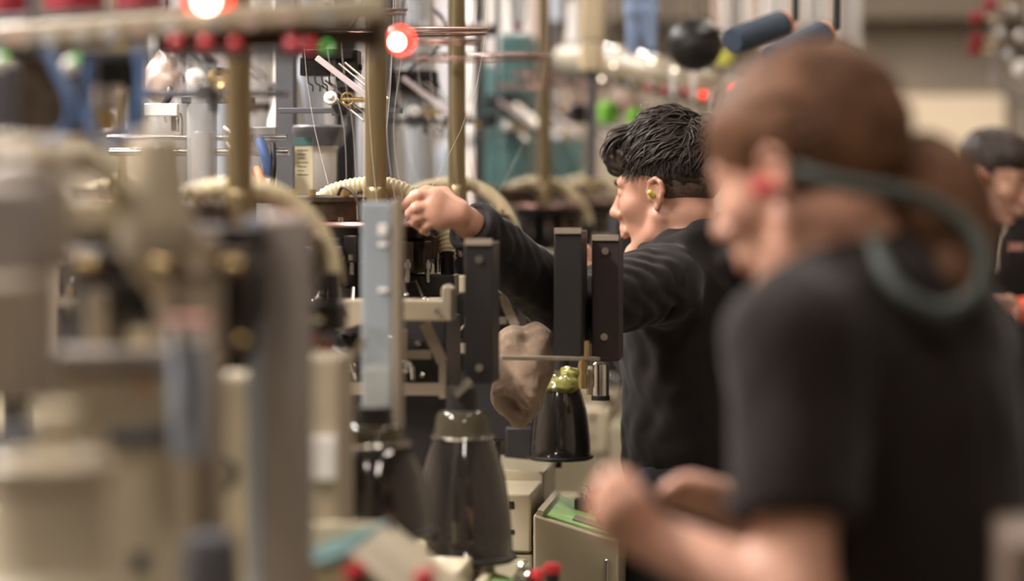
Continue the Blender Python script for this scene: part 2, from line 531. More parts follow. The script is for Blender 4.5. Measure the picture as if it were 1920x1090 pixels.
    fr.bar((-.11, -.34, 1.165), (.165, -.34, 1.165), .012, .02)
    fr.bar((.06, -.335, 1.222), (.145, -.335, 1.222), .010, .014)
    fr.build('gear_frame', M['taupe'], g)
    MB().box((.02, -.20, 1.125), (.29, .20, .31)).build('gear_housing', M['rubber'], g, bevel=.004)
    MB().box((.085, -.325, 1.246), (.036, .012, .036)).build('clamp_plate', M['beige_warm'], g)
    MB().ball((.08, -.334, 1.246), .009, 14).build('clamp_screw', M['steel'], g)
    for (x, z, r, l, m) in ((.0, 1.245, .016, .05, 'blackmech'), (.0, 1.216, .012, .045, 'chrome'), (.012, 1.198, .010, .03, 'chrome'), (.10, 1.196, .008, .02, 'steel'), (.128, 1.186, .006, .02, 'steel'),
                            (.075, 1.19, .007, .02, 'steel'), (-.05, 1.225, .008, .03, 'steel'), (-.06, 1.19, .010, .03, 'brass_bright'), (.12, 1.24, .006, .02, 'chrome')):
        MB().lathe([(r, 0), (r * 1.1, l * .3), (r * .7, l * .5), (r * .75, l), (1e-4, l * 1.1)], (x, -.30, z), Matrix.Rotation(R(90), 3, 'X'), 18).build('gear_knob', M[m], g)
    for (x, z, x2, z2) in ((-.02, 1.235, .02, 1.18), (.03, 1.19, .07, 1.215), (-.05, 1.235, -.08, 1.185), (.09, 1.215, .115, 1.18)):
        MB().tube(curve_pts([(x, -.34, z), ((x + x2) / 2 + .01, -.35, (z + z2) / 2 + .01), (x2, -.34, z2)], 6), .0032, 8).build('gear_lever', M['chrome'], g)
    # --- funnel the socks drop from
    # --- yarn feeder arm behind the pole
    ya = MB().box((-.16, .45, 1.756), (.10, .07, .020)).box((-.185, .45, 1.732), (.06, .06, .036)).box((-.125, .45, 1.740), (.044, .05, .048)).cyl((-.115, .45, 1.731), (-.098, .45, 1.731), .006).build('feeder_module', M['blackmech'], g, bevel=.002)
    rl = MB().bar((-.178, .40, 1.748), (-.068, .40, 1.664), .014, .011).build('feeder_rail', M['rosesteel'], g, bevel=.001)
    MB().bar((-.076, .41, 1.666), (-.082, .41, 1.632), .008, .006).build('rail_foot', M['steel'], rl)
    for o_, z_ in ((.012, .012), (.024, .014), (-.014, -.02), (-.022, -.03)):
        MB().tube([(-.15 + o_, .415, 1.725 + z_), (-.066 + o_, .415, 1.655 + z_)], .0022, 6).build('guide_rod', M['steel'], ya)
    for k in range(5):
        x = -.20 + .014 * k
        MB().tube(curve_pts([(x, .42, 1.715), (x + .004, .41, 1.70), (x + .012, .41, 1.694), (x + .012, .41, 1.683)], 5), .0018, 6).build('tension_spring', M['rubber'], ya)
    MB().box((-.125, .405, 1.697), (.026, .02, .012)).build('sensor_block', M['rubber'], ya)
    kn = MB().lathe([(.011, 0), (.013, .004), (.013, .012), (.007, .014), (.006, .02), (1e-4, .022)], (-.15, .40, 1.667), Matrix.Rotation(R(70), 3, 'X'), 18).build('tension_knob', M['white'], g)
    MB().cyl((-.13, .405, 1.667), (-.085, .405, 1.667), .005).torus((-.118, .403, 1.668), .012, .003, Matrix.Rotation(R(85), 3, 'X'), 20, 6).build('tension_rod', M['brass_bright'], kn)
    MB().box((-.14, .45, 1.647), (.24, .03, .010)).box((-.135, .43, 1.648), (.035, .03, .022)).box((-.128, .42, 1.632), (.012, .01, .03)).build('feeder_shelf', M['slate'], g, bevel=.001)
    for zz, cx, cy, rr in ((1.812, -.01, -.06, .073), (1.785, .02, .10, .17)):
        rg = MB().torus((cx, cy, zz), rr, .0028, Matrix.Rotation(R(4), 3, 'X'), 56, 8).torus((cx, cy, zz - .008), rr * .97, .002, Matrix.Rotation(R(4), 3, 'X'), 56, 8).build('yarn_ring', M['ringmetal'], g)
        MB().cyl((0, .0, zz), (cx - rr * .98 * .5, cy + rr * .84, zz + .004), .002, n=6).cyl((0, .0, zz), (cx + rr * .98 * .5, cy - rr * .84, zz - .006), .002, n=6).build('ring_spoke', M['steel'], rg)
    for k in range(5):
        a = R(200 + 42 * k)
        x, y = -.01 + .073 * math.cos(a), -.06 + .073 * math.sin(a)
        MB().tube(curve_pts([(x * 1.6 + .02, y * 2 + .1, 2.55), (x, y, 1.812), (x * .6, y * .7, 1.60), (.055 * math.cos(a), .055 * math.sin(a), 1.442)], 5), .00042, 5).build('yarn', M['thread'], g)
    for k in range(4):
        a = R(20 + 80 * k)
        x, y = .02 + .17 * math.cos(a), .10 + .17 * math.sin(a)
        MB().tube(curve_pts([(x * .8, y * .9, 2.5), (x, y, 1.785), (.07 * math.cos(a), .07 * math.sin(a), 1.442)], 5), .00042, 5).build('yarn', M['thread'], g)
    MB().tube(curve_pts([(-.09, .30, 1.90), (-.06, .25, 1.86), (-.075, .2, 1.80), (-.12, .2, 1.77), (-.15, .3, 1.76)], 6), .004, 8).build('sensor_cable', M['rubber'], g)
    tp = MB().torus((0, 0, 2.55), .26, .009, None, 40, 8).build('creel_ring', M['slate'], g)
    MB().cyl((-.26, 0, 2.55), (.26, 0, 2.55), .006).cyl((0, -.26, 2.55), (0, .26, 2.55), .006).build('creel_spoke', M['slate'], tp)
    return g


def base_of(px, d):
    p = P(px, 330, d)
    return Vector((p.x, p.y, 0))


POLES = [(450, 3.95, 'beige knitting machine nearest the left edge with the thick out-of-focus brass pole'),
         (705, 5.08, 'beige knitting machine with the brass pole ending just left of the reaching hand'),
         (857, 6.20, 'beige knitting machine the reaching man works on, brass pole beside his wrist'),
         (1020, 8.14, 'beige knitting machine with the slim brass pole behind the black cover plates'),
         (1107, 9.80, 'beige knitting machine with the short brass pole behind the man\'s forehead')]
proto = build_machine(POLES[0][2])
machines = []
for i, (px, d, lab) in enumerate(POLES):
    g = proto if i == 0 else copy_tree(proto)
    g.matrix_world = Matrix.Translation(base_of(px, d)) @ Matrix.Rotation(-ANG, 4, 'Z')
    tag(g, lab, 'knitting machine', 'knitting machines in the front row')
    machines.append(g)
for i, (x, y) in enumerate([(-2.05, 6.4), (-2.05, 8.2), (-2.0, 10.0), (-2.0, 11.8), (-3.4, 8.6), (-3.4, 11.0), (-.79, 11.9)]):
    g = copy_tree(proto)
    g.matrix_world = Matrix.Translation(ROW @ Vector((x, y, 0))) @ Matrix.Rotation(-ANG, 4, 'Z')
    tag(g, 'blurred knitting machine standing in the crowded background behind the front row', 'knitting machine', 'knitting machines in the back rows')
bpy.context.view_layer.update()

for o in list(bpy.data.objects):
    if o.parent == machines[0] and o.name.split('.')[0] in ('cast_bracket', 'bracket_bolt', 'gear_frame', 'gear_housing', 'gear_knob', 'gear_lever', 'clamp_plate', 'clamp_screw'):
        bpy.data.objects.remove(o)


def loc(g, px, py, d):
    return g.matrix_world.inverted() @ P(px, py, d)


def boxpx(g, x0, x1, y0, y1, d, depth, name, m, bevel=.003, parent=None):
    """a box part whose near face fills these photo pixels at d, running `depth` metres back along the row"""
    a, b = loc(g, x0, y1, d), loc(g, x1, y0, d)
    mb = MB().box(((a.x + b.x) / 2, min(a.y, b.y) + depth / 2 + abs(a.y - b.y) / 2, (a.z + b.z) / 2), (abs(b.x - a.x), depth, abs(b.z - a.z)))
    return mb.build(name, M[m] if isinstance(m, str) else m, parent or g, bevel=bevel)

# ------------------------------------------------------------------ soft bodies: smooth unions meshed on a rectilinear grid


def axis(lo, hi, coarse, fine=None, ranges=()):
    out, x = [lo], lo
    while x < hi:
        st = coarse
        for a, b in ranges:
            if a <= x < b:
                st = fine
        x += st
        out.append(x)
    return np.array(out, dtype=np.float32)


class Soft:
    def __init__(s, xs, ys, zs):
        s.ax = (xs, ys, zs)
        s.F = np.full((len(xs), len(ys), len(zs)), 1.0, np.float32)

    def _sl(s, lo, hi, pad):
        sl = []
        for a, l, h in zip(s.ax, lo, hi):
            i0 = int(np.searchsorted(a, l - pad)) - 1
            i1 = int(np.searchsorted(a, h + pad)) + 1
            sl.append(slice(max(i0, 0), min(i1, len(a))))
        return tuple(sl)

    def _put(s, lo, hi, fn, k, op):
        sl = s._sl(lo, hi, k + .03)
        if any(q.stop - q.start < 1 for q in sl):
            return s
        g = np.meshgrid(*(a[q] for a, q in zip(s.ax, sl)), indexing='ij')
        d = fn(*g).astype(np.float32)
        A = s.F[sl]
        if op == 'sub':
            d = -d
            h = np.clip(.5 - .5 * (d - A) / k, 0, 1)
            s.F[sl] = d + (A - d) * h + k * h * (1 - h)
        elif op == 'and':
            s.F[sl] = np.maximum(A, d)
        else:
            h = np.clip(.5 + .5 * (d - A) / k, 0, 1)
            s.F[sl] = d + (A - d) * h - k * h * (1 - h)
        return s

    def ell(s, c, r, M4=None, k=.02, op='add'):
        """ellipsoid; c and r in the frame of M4"""
        c, r = np.array(c, float), np.array(r, float)
        Mx = Matrix.Identity(4) if M4 is None else M4
        I = np.array(Mx.inverted())
        w = np.array(Mx)
        cw = w[:3, :3] @ c + w[:3, 3]
        e = np.abs(w[:3, :3]) @ r
        sc = np.linalg.norm(w[:3, 0])

        def fn(X, Y, Z):
            x = I[0, 0] * X + I[0, 1] * Y + I[0, 2] * Z + I[0, 3] - c[0]
            y = I[1, 0] * X + I[1, 1] * Y + I[1, 2] * Z + I[1, 3] - c[1]
            z = I[2, 0] * X + I[2, 1] * Y + I[2, 2] * Z + I[2, 3] - c[2]
            k0 = np.sqrt((x / r[0]) ** 2 + (y / r[1]) ** 2 + (z / r[2]) ** 2)
            k1 = np.sqrt((x / r[0] ** 2) ** 2 + (y / r[1] ** 2) ** 2 + (z / r[2] ** 2) ** 2)
            return k0 * (k0 - 1) / np.maximum(k1, 1e-6) * sc
        return s._put(cw - e, cw + e, fn, k, op)

    def cap(s, a, b, r1, r2=None, k=.02, op='add', M4=None):
        """tapered capsule from a to b"""
        r2 = r1 if r2 is None else r2
        if M4 is not None:
            a, b = M4 @ Vector(a), M4 @ Vector(b)
        a, b = np.array(a, float), np.array(b, float)
        ba = b - a
        L2 = float(ba @ ba) + 1e-12

        def fn(X, Y, Z):
            x, y, z = X - a[0], Y - a[1], Z - a[2]
            t = np.clip((x * ba[0] + y * ba[1] + z * ba[2]) / L2, 0, 1)
            return np.sqrt((x - t * ba[0]) ** 2 + (y - t * ba[1]) ** 2 + (z - t * ba[2]) ** 2) - (r1 + (r2 - r1) * t)
        m = max(r1, r2)
        return s._put(np.minimum(a, b) - m, np.maximum(a, b) + m, fn, k, op)

    def chain(s, pts, rs, k=.01, M4=None):
        for i in range(len(pts) - 1):
            s.cap(pts[i], pts[i + 1], rs[i], rs[i + 1], k, 'add', M4)
        return s

    def half(s, p, n, lo=None, hi=None):
        """keeps only the side the normal points away from"""
        p, n = np.array(p, float), np.array(Vector(n).normalized(), float)
        lo = [a[0] for a in s.ax] if lo is None else lo
        hi = [a[-1] for a in s.ax] if hi is None else hi
        return s._put(np.array(lo, float), np.array(hi, float), lambda X, Y, Z: (X - p[0]) * n[0] + (Y - p[1]) * n[1] + (Z - p[2]) * n[2], 1e-3, 'and')

    def cutcap(s, p, n, rad):
        """cuts a limb's end flat: removes what lies beyond p along n inside a ball of rad"""
        p, n = np.array(p, float), np.array(Vector(n).normalized(), float)

        def fn(X, Y, Z):
            pl = -((X - p[0]) * n[0] + (Y - p[1]) * n[1] + (Z - p[2]) * n[2])
            sp = np.sqrt((X - p[0]) ** 2 + (Y - p[1]) ** 2 + (Z - p[2]) ** 2) - rad
            return np.maximum(pl, sp)
        return s._put(p - rad, p + rad, fn, 2e-3, 'sub')

    def folds(s, amp, freq, seed=0, lo=None, hi=None):
        """cloth wrinkles: a few slanted waves added to the field"""
        r = np.random.default_rng(seed)
        lo = np.array([a[0] for a in s.ax], float) if lo is None else np.array(lo, float)
        hi = np.array([a[-1] for a in s.ax], float) if hi is None else np.array(hi, float)
        sl = s._sl(lo, hi, 0)
        g = np.meshgrid(*(a[q] for a, q in zip(s.ax, sl)), indexing='ij')
        out = 0
        for i in range(5):
            d = r.normal(size=3)
            d /= np.linalg.norm(d)
            e = r.normal(size=3)
            ph = r.uniform(0, 6.28)
            f = freq * r.uniform(.7, 1.5)
            u = d[0] * g[0] + d[1] * g[1] + d[2] * g[2]
            v = e[0] * g[0] + e[1] * g[1] + e[2] * g[2]
            out = out + np.abs(np.sin(u * f + 1.3 * np.sin(v * f * .35 + ph))) ** 1.6
        s.F[sl] -= (amp * (out / 5 - .45)).astype(np.float32)
        return s

    def ripple(s, a, b, rad, amp, wave, seed=0, skew=.9):
        """slanted sleeve folds running round a limb from a to b"""
        a, b = np.array(a, float), np.array(b, float)
        L = np.linalg.norm(b - a)
        t = (b - a) / L
        u = np.cross(t, [0, 1, 0])
        u /= np.linalg.norm(u)
        v = np.cross(t, u)
        sl = s._sl(np.minimum(a, b) - rad, np.maximum(a, b) + rad, 0)
        X, Y, Z = np.meshgrid(*(g[q] for g, q in zip(s.ax, sl)), indexing='ij')
        x, y, z = X - a[0], Y - a[1], Z - a[2]
        q = x * t[0] + y * t[1] + z * t[2]
        p1 = x * u[0] + y * u[1] + z * u[2]
        p2 = x * v[0] + y * v[1] + z * v[2]
        rr = np.sqrt(p1 ** 2 + p2 ** 2)
        msk = np.clip((rad - rr) / (rad * .3), 0, 1) * np.clip(q / (.15 * L), 0, 1) * np.clip((L - q) / (.12 * L), 0, 1)
        ph = q + skew * p1 + .5 * p2 + .012 * np.sin(p2 * 60 + seed) + .010 * np.sin(p1 * 85 + seed * 2)
        wv = np.abs(np.sin(math.pi * ph / wave + seed)) ** .8
        s.F[sl] += (msk * amp * (.6 - wv)).astype(np.float32)
        return s

    def build(s, name, m, parent=None, matrix=None):
        F_ = s.F
        nx, ny, nz = F_.shape
        ins = F_ < 0
        dims = (nx - 1, ny - 1, nz - 1)
        ids, pos, faces = [], [], []

        def flat(i, j, k):
            return (i * dims[1] + j) * dims[2] + k
        for ax_ in range(3):
            a = [slice(None)] * 3
            b = [slice(None)] * 3
            a[ax_] = slice(0, -1)
            b[ax_] = slice(1, None)
            A, B = ins[tuple(a)], ins[tuple(b)]
            e = np.argwhere(A != B)
            if len(e) == 0:
                continue
            i, j, k = e.T
            f0 = F_[tuple(a)][i, j, k]
            f1 = F_[tuple(b)][i, j, k]
            t = f0 / (f0 - f1)
            p = e.astype(np.float64)
            p[:, ax_] += t
            u, v = (ax_ + 1) % 3, (ax_ + 2) % 3
            quad = []
            okq = np.ones(len(e), bool)
            for du, dv in ((-1, -1), (0, -1), (0, 0), (-1, 0)):
                c = e.copy()
                c[:, u] += du
                c[:, v] += dv
                ok = (c[:, u] >= 0) & (c[:, v] >= 0) & (c[:, u] < dims[u]) & (c[:, v] < dims[v])
                okq &= ok
                fl = flat(c[:, 0], c[:, 1], c[:, 2])
                ids.append(fl[ok])
                pos.append(p[ok])
                quad.append(fl)
            q = np.stack(quad, 1)[okq]
            out = A[i, j, k][okq]
            q[~out] = q[~out][:, ::-1]
            faces.append(q)
        ids = np.concatenate(ids)
        pos = np.concatenate(pos)
        faces = np.concatenate(faces)
        un, inv = np.unique(ids, return_inverse=True)
        cnt = np.bincount(inv)
        V = np.stack([np.interp(np.bincount(inv, pos[:, c]) / cnt, np.arange(len(s.ax[c])), s.ax[c]) for c in range(3)], 1)
        lut = np.searchsorted(un, faces)
        me = bpy.data.meshes.new(name)
        me.from_pydata(V.tolist(), [], lut.tolist())
        me.shade_smooth()
        me.materials.append(m)
        o = bpy.data.objects.new(name, me)
        COL.objects.link(o)
        if parent is not None:
            o.parent = parent
            o.matrix_parent_inverse = parent.matrix_world.inverted()
        sm = o.modifiers.new('soften', 'SMOOTH')
        sm.factor = .5
        sm.iterations = 3
        return o


def head_frame(o, yaw_dir, pitch, roll=0.0, size=1.0):
    """o: point between the ears; yaw_dir: horizontal look direction; pitch: degrees the face looks down"""
    f = Vector((yaw_dir[0], yaw_dir[1], 0)).normalized()
    rt = f.cross(Vector((0, 0, 1)))
    m = Matrix((rt, f, Vector((0, 0, 1)))).transposed().to_4x4()
    return Matrix.Translation(o) @ m @ Matrix.Rotation(R(-pitch), 4, 'X') @ Matrix.Rotation(R(roll), 4, 'Y') @ Matrix.Scale(size, 4)


def ear_pts(sx):
    return [(sx * .074, .006, -.010), (sx * .079, .010, .006), (sx * .084, .004, .024), (sx * .089, -.010, .030), (sx * .092, -.022, .022), (sx * .090, -.024, .004), (sx * .084, -.016, -.014), (sx * .078, -.006, -.028)]


def add_head(s, Mh, fem=False):
    """skull, face and ears (x right, y towards the face, z up; ears at the origin's height)"""
    E = lambda c, r, k=.02, op='add': s.ell(c, r, Mh, k, op)
    C = lambda a, b, r1, r2=None, k=.012, op='add': s.cap(a, b, r1, r2, k, op, Mh)
    E((0, -.018, .045), (.076, .096, .083))
    E((0, .030, .030), (.064, .060, .072), .03)
    E((0, .034, -.040), (.056, .056, .072), .03)
    for sx in (-1, 1):
        C((sx * .058, .0, -.045), (sx * .050, .012, -.075), .016, .015, .02)
        C((sx * .050, .012, -.075), (sx * .014, .072, -.112), .016, .014, .02)
        E((sx * .040, .058, -.020), (.026, .026, .024), .02)
        C((sx * .012, .092, .028), (sx * .044, .078, .028), .010, .009, .014)
        C((sx * .0125, .098, -.034), (sx * .008, .104, -.034), .0075, .007, .006)
        E((sx * .033, .098, .008), (.018, .014, .012), .012, 'sub')
        E((sx * .032, .078, .008), (.0155, .0145, .0125), .004)
        C((sx * .046, .078, .006), (sx * .018, .086, .004), .0035, .0035, .004)
    E((0, .078, -.112), (.022, .018, .016), .016)
    C((0, .090, .018), (0, .110, -.026), .0085, .0115, .012)
    E((0, .113, -.030), (.0125, .011, .010), .008)
    C((0, .096, -.045), (0, .098, -.052), .008, .007, .01)
    for sx in (-1, 1):
        C((0, .0985, -.0615), (sx * .022, .084, -.066), .0068, .0040, .005)
        C((0, .0965, -.0745), (sx * .021, .083, -.069), .0076, .0040, .005)
        # ear: rim, bowl and lobe
        s.chain(ear_pts(sx), [.0045, .0045, .0046, .0046, .0046, .0046, .0050, .0066], .004, Mh)
        E((sx * .078, -.006, .002), (.006, .016, .024), .006)
        C((sx * .081, -.012, -.008), (sx * .084, -.014, .012), .0045, .004, .004)
        C((sx * .075, .008, -.004), (sx * .079, .006, -.008), .0055, .005, .004)
    C((0, .0985, -.0680), (.016, .088, -.0680), .0016, .0016, .003, 'sub')
    C((0, .0985, -.0680), (-.016, .088, -.0680), .0016, .0016, .003, 'sub')


def add_hand(s, wrist, fingers, thumb, palm_r=.016, fr=.0085):
    """wrist point, per finger [knuckle, joint, joint, tip], thumb [root, joint, tip]"""
    w_ = Vector(wrist)
    ks = [Vector(f[0]) for f in fingers]
    for k_ in ks:
        s.cap(w_ + (k_ - w_) * .12, k_ - (k_ - w_) * .06, palm_r * 1.15, palm_r * .82, .012)
    for a, b in zip(ks, ks[1:]):
        s.cap(a + (w_ - a) * .12, b + (w_ - b) * .12, palm_r * .78, palm_r * .78, .012)
    for n_, f in enumerate(fingers):
        q = [1.0, 1.05, 1.0, .86][n_] * fr
        s.chain(f, [q * 1.18, q * 1.06, q * .96, q * .80], .004)
    s.cap(w_ + (Vector(thumb[0]) - w_) * .2, thumb[0], palm_r * .95, fr * 1.5, .014)
    s.chain(thumb, [fr * 1.5, fr * 1.25, fr * 1.1, fr * .85][:len(thumb)], .006)


def strands(name, Mh, n, m, parent, root_fn, len_rng, r0=.0016, grav=.35, seed=1, segs=5, sides=4):
    """tufts of hair: thin tapered strands; root_fn returns (root, direction) in the head frame"""
    r = random.Random(seed)
    mb = MB()
    down = (Mh.to_3x3().inverted() @ Vector((0, 0, -1))).normalized()
    for _ in range(n):
        p, d = root_fn(r)
        L = r.uniform(*len_rng)
        pts = [p]
        d = d.normalized()
        for k in range(segs):
            d = (d + down * grav * (k + 1) / segs * .5 + Vector((r.gauss(0, .07), r.gauss(0, .07), r.gauss(0, .07)))).normalized()
            p = p + d * (L / segs)
            # stay outside the skull
            q = Vector((p.x / .079, (p.y + .012) / .100, (p.z - .045) / .088))
            if q.length < 1.02:
                q = q.normalized() * 1.03
                p = Vector((q.x * .079, q.y * .100 - .012, q.z * .088 + .045))
            pts.append(p)
        q = r0 * r.uniform(.6, 1.3)
        mb.tube([Mh @ x for x in pts], [q * (1 - .8 * i / segs) for i in range(segs + 1)], sides)
    o = mb.build(name, m, sharp=180)
    o.parent = parent
    o.matrix_parent_inverse = parent.matrix_world.inverted()
    return o


def keep(o, parent):
    """parents a mesh built in place"""
    o.parent = parent
    o.matrix_parent_inverse = parent.matrix_world.inverted()
    return o


def person(px, d, label, name='person'):
    o = empty(name, base_of(px, d), label, 'person', rz=0)
    bpy.context.view_layer.update()
    return o


def legs(s, hipl, hipr, kneel, kneer, ankl, ankr, inflate=0.0):
    for h, k_, a in ((hipl, kneel, ankl), (hipr, kneer, ankr)):
        s.cap(h, k_, .085 + inflate, .056 + inflate, .03)
        s.cap(k_, a, .056 + inflate, .040 + inflate, .02)


def shoe(a, fwd, parent):
    f = Vector((fwd[0], fwd[1], 0)).normalized()
    a = Vector(a)
    c = Vector((a.x, a.y, 0))
    s = Soft(axis(a.x - .26, a.x + .26, .01), axis(a.y - .26, a.y + .26, .01), axis(-.01, .16, .008))
    s.cap(c - f * .05 + Vector((0, 0, .042)), c + f * .15 + Vector((0, 0, .036)), .040, .034, .02)
    s.cap(c + Vector((0, 0, .06)), c + Vector((0, 0, .10)), .045, .044, .02)
    s.half((0, 0, .002), (0, 0, -1))
    return s.build('shoe', M['shoe'], parent)


# ------------------------------------------------------------------ the man reaching into the machine
man = person(1285, 5.62, 'man in black hoodie reaching his left arm towards the brass pole')
mh_yaw = R(24)
mo = P(1252, 364, 5.60)
Mman = head_frame(mo, (-math.cos(mh_yaw), math.sin(mh_yaw)), 4, 0, 1.0)
m_sh_l, m_el_l, m_wr_l = P(1238, 530, 5.40), P(1066, 580, 5.19), P(872, 414, 4.985)
m_sh_r, m_el_r, m_wr_r = P(1330, 520, 5.76), P(1205, 660, 5.92), P(1120, 510, 6.02)
m_neck = P(1305, 452, 5.62)
m_pel = P(1314, 880, 5.64)
m_hip_l, m_hip_r = m_pel + Vector((-.04, -.085, -.02)), m_pel + Vector((.04, .085, -.02))
m_kn_l, m_kn_r = Vector((m_hip_l.x - .05, m_hip_l.y, .50)), Vector((m_hip_r.x - .02, m_hip_r.y, .50))
m_an_l, m_an_r = Vector((m_hip_l.x + .0, m_hip_l.y, .09)), Vector((m_hip_r.x + .03, m_hip_r.y, .09))
lo = P(740, 330, 5.7)
xs = axis(P(745, 330, 5.0).x, P(1420, 330, 5.6).x + .06, .012, .0032, ((P(745, 330, 5.0).x, P(905, 330, 5.0).x), (mo.x - .135, mo.x + .105)))
ys = axis(4.85, 6.12, .012, .0030, ((mo.y - .125, mo.y + .125), (4.89, 5.05)))
zs = axis(-.0, 1.70, .012, .0032, ((mo.z - .16, mo.z + .15), (P(800, 440, 5.0).z, P(800, 340, 5.0).z)))
b = Soft(xs, ys, zs)
b.cap(m_pel, m_pel.lerp(m_neck, .55), .105, .115, .04)
b.cap(m_pel.lerp(m_neck, .5), m_pel.lerp(m_neck, .84), .115, .10, .04)
b.cap(m_sh_l, m_neck, .05, .05, .04).cap(m_sh_r, m_neck, .05, .05, .04)
b.cap(Mman @ Vector((0, -.034, -.045)), m_neck + Vector((0, 0, -.03)), .060, .066, .02)
b.cap(m_sh_l, m_el_l, .048, .038, .02).cap(m_el_l, m_wr_l, .038, .027, .02)
b.cap(m_sh_r, m_el_r, .048, .038, .02).cap(m_el_r, m_wr_r, .038, .026, .02)
legs(b, m_hip_l, m_hip_r, m_kn_l, m_kn_r, m_an_l, m_an_r)
add_head(b, Mman)
add_hand(b, P(862, 402, 4.965),
         [[P(812, 366, 4.95), P(785, 366, 4.94), P(769, 376, 4.955), P(757, 388, 4.965)],
          [P(806, 384, 4.945), P(779, 391, 4.935), P(769, 401, 4.95), P(775, 411, 4.962)],
          [P(808, 401, 4.945), P(784, 408, 4.940), P(777, 417, 4.953), P(784, 425, 4.962)],
          [P(818, 415, 4.948), P(799, 424, 4.945), P(793, 432, 4.957), P(800, 437, 4.966)]],
         [P(832, 364, 4.99), P(800, 360, 4.99), P(778, 368, 4.98), P(763, 381, 4.972)], .0175, .0088)
add_hand(b, m_wr_r,
         [[P(1102, 478, 6.02), P(1094, 470, 6.02), P(1088, 474, 6.02), P(1084, 480, 6.02)],
          [P(1100, 486, 6.02), P(1091, 482, 6.02), P(1085, 487, 6.02), P(1083, 492, 6.02)],
          [P(1101, 493, 6.02), P(1092, 493, 6.02), P(1087, 497, 6.02), P(1086, 501, 6.02)],
          [P(1104, 500, 6.02), P(1097, 502, 6.02), P(1093, 505, 6.02), P(1092, 508, 6.02)]],
         [P(1108, 478, 6.0), P(1098, 466, 5.99), P(1090, 464, 5.99)])
body = b.build('body', M['skin'], man)

# hoodie, with the sleeve pushed to the wrist and the hood lying on the back
s = Soft(axis(P(835, 330, 5.0).x, P(1420, 330, 5.6).x + .1, .0065), axis(4.86, 6.12, .0065), axis(.78, 1.52, .0065))
s.ell((0, 0, 0), (.155, .20, .17), Matrix.Translation(m_pel.lerp(m_neck, .72)) @ Matrix.Rotation(R(-24), 4, 'Z'), .05)
s.ell((0, 0, 0), (.145, .185, .26), Matrix.Translation(m_pel.lerp(m_neck, .40)) @ Matrix.Rotation(R(-24), 4, 'Z'), .05)
s.ell((0, 0, 0), (.150, .185, .17), Matrix.Translation(m_pel + Vector((0, 0, .03))) @ Matrix.Rotation(R(-24), 4, 'Z'), .05)
s.cap(m_sh_l + Vector((0, .02, -.01)), m_neck + Vector((.01, 0, -.035)), .068, .065, .05)
s.cap(m_sh_r, m_neck + Vector((.01, 0, -.035)), .068, .065, .05)
s.cap(m_sh_l, m_el_l, .074, .062, .03)
s.cap(m_el_l, m_wr_l.lerp(m_el_l, .10), .062, .046, .03)
s.cap(m_sh_r, m_el_r, .070, .058, .03)
s.cap(m_el_r, m_wr_r, .056, .045, .03)
hoodb = P(1352, 470, 5.60)
s.ell((0, 0, 0), (.075, .115, .05), Matrix.Translation(P(1365, 492, 5.56)) @ Matrix.Rotation(R(28), 4, 'Y'), .02)
s.chain([P(1268, 462, 5.48), P(1312, 440, 5.50), P(1352, 428, 5.58), P(1372, 432, 5.68)], [.018, .024, .028, .026], .02)
s.folds(.010, 60, 4)
s.ripple(m_el_l, m_wr_l, .085, .006, .036, 2)
s.ripple(m_sh_l, m_el_l, .10, .006, .050, 5)
s.cap(P(1225, 560, 5.34), P(1330, 640, 5.36), .010, .006, .02, 'sub')
s.cap(P(1210, 700, 5.38), P(1330, 800, 5.40), .012, .006, .02, 'sub')
s.cap(P(1180, 650, 5.40), P(1250, 860, 5.40), .010, .006, .02, 'sub')
s.cutcap(m_wr_l.lerp(m_el_l, .055), m_wr_l - m_el_l, .085)
s.cutcap(m_wr_r.lerp(m_el_r, .10), m_wr_r - m_el_r, .06)
s.cap(Mman @ Vector((0, -.03, -.04)), m_neck + Vector((-.005, 0, -.05)), .060, .062, .012, 'sub')
hood = s.build('hoodie', M['cloth'], man)
cu = m_wr_l.lerp(m_el_l, .07)
MBc = MB().torus(cu, .0415, .008, (m_wr_l - m_el_l).to_track_quat('Z', 'Y').to_matrix(), 40, 10).build('cuff', M['cloth'])
keep(MBc, man)
s = Soft(axis(m_pel.x - .3, m_pel.x + .3, .010), axis(5.25, 6.0, .010), axis(.06, 1.0, .010))
s.ell((0, 0, 0), (.135, .17, .13), Matrix.Translation(m_pel + Vector((0, 0, -.02))), .04)
legs(s, m_hip_l, m_hip_r, m_kn_l, m_kn_r, m_an_l, m_an_r, .018)
s.half((0, 0, .08), (0, 0, -1)).half(m_pel + Vector((0, 0, .06)), (0, 0, 1))
s.build('trousers', M['trousers'], man)
for a in (m_an_l, m_an_r):
    shoe(a, (-1, .3), man)

# his hair: longer on top with a fringe, cropped at the sides
s = Soft(axis(mo.x - .14, mo.x + .14, .0035), axis(mo.y - .14, mo.y + .14, .0035), axis(mo.z - .10, mo.z + .17, .0035))
s.ell((0, -.022, .046), (.0785, .0985, .0865), Mman, .01)
s.ell((0, .085, .0), (.085, .075, .062), Mman, .012, 'sub')
s.ell((0, .02, -.075), (.10, .085, .060), Mman, .012, 'sub')
s.ell((0, -.03, -.10), (.12, .14, .065), Mman, .012, 'sub')
for sx in (-1, 1):
    s.ell((sx * .085, -.004, .0), (.022, .026, .036), Mman, .006, 'sub')
s.build('cropped_sides', M['hair_fade'], man)
s = Soft(axis(mo.x - .16, mo.x + .15, .0035), axis(mo.y - .14, mo.y + .14, .0035), axis(mo.z - .06, mo.z + .19, .0035))
s.ell((0, -.018, .056), (.083, .106, .092), Mman, .01)
s.ell((0, .070, .078), (.064, .054, .048), Mman, .025).ell((0, .0, .098), (.066, .080, .054), Mman, .02)
s.ell((0, .045, -.012), (.12, .115, .060), Mman, .014, 'sub')
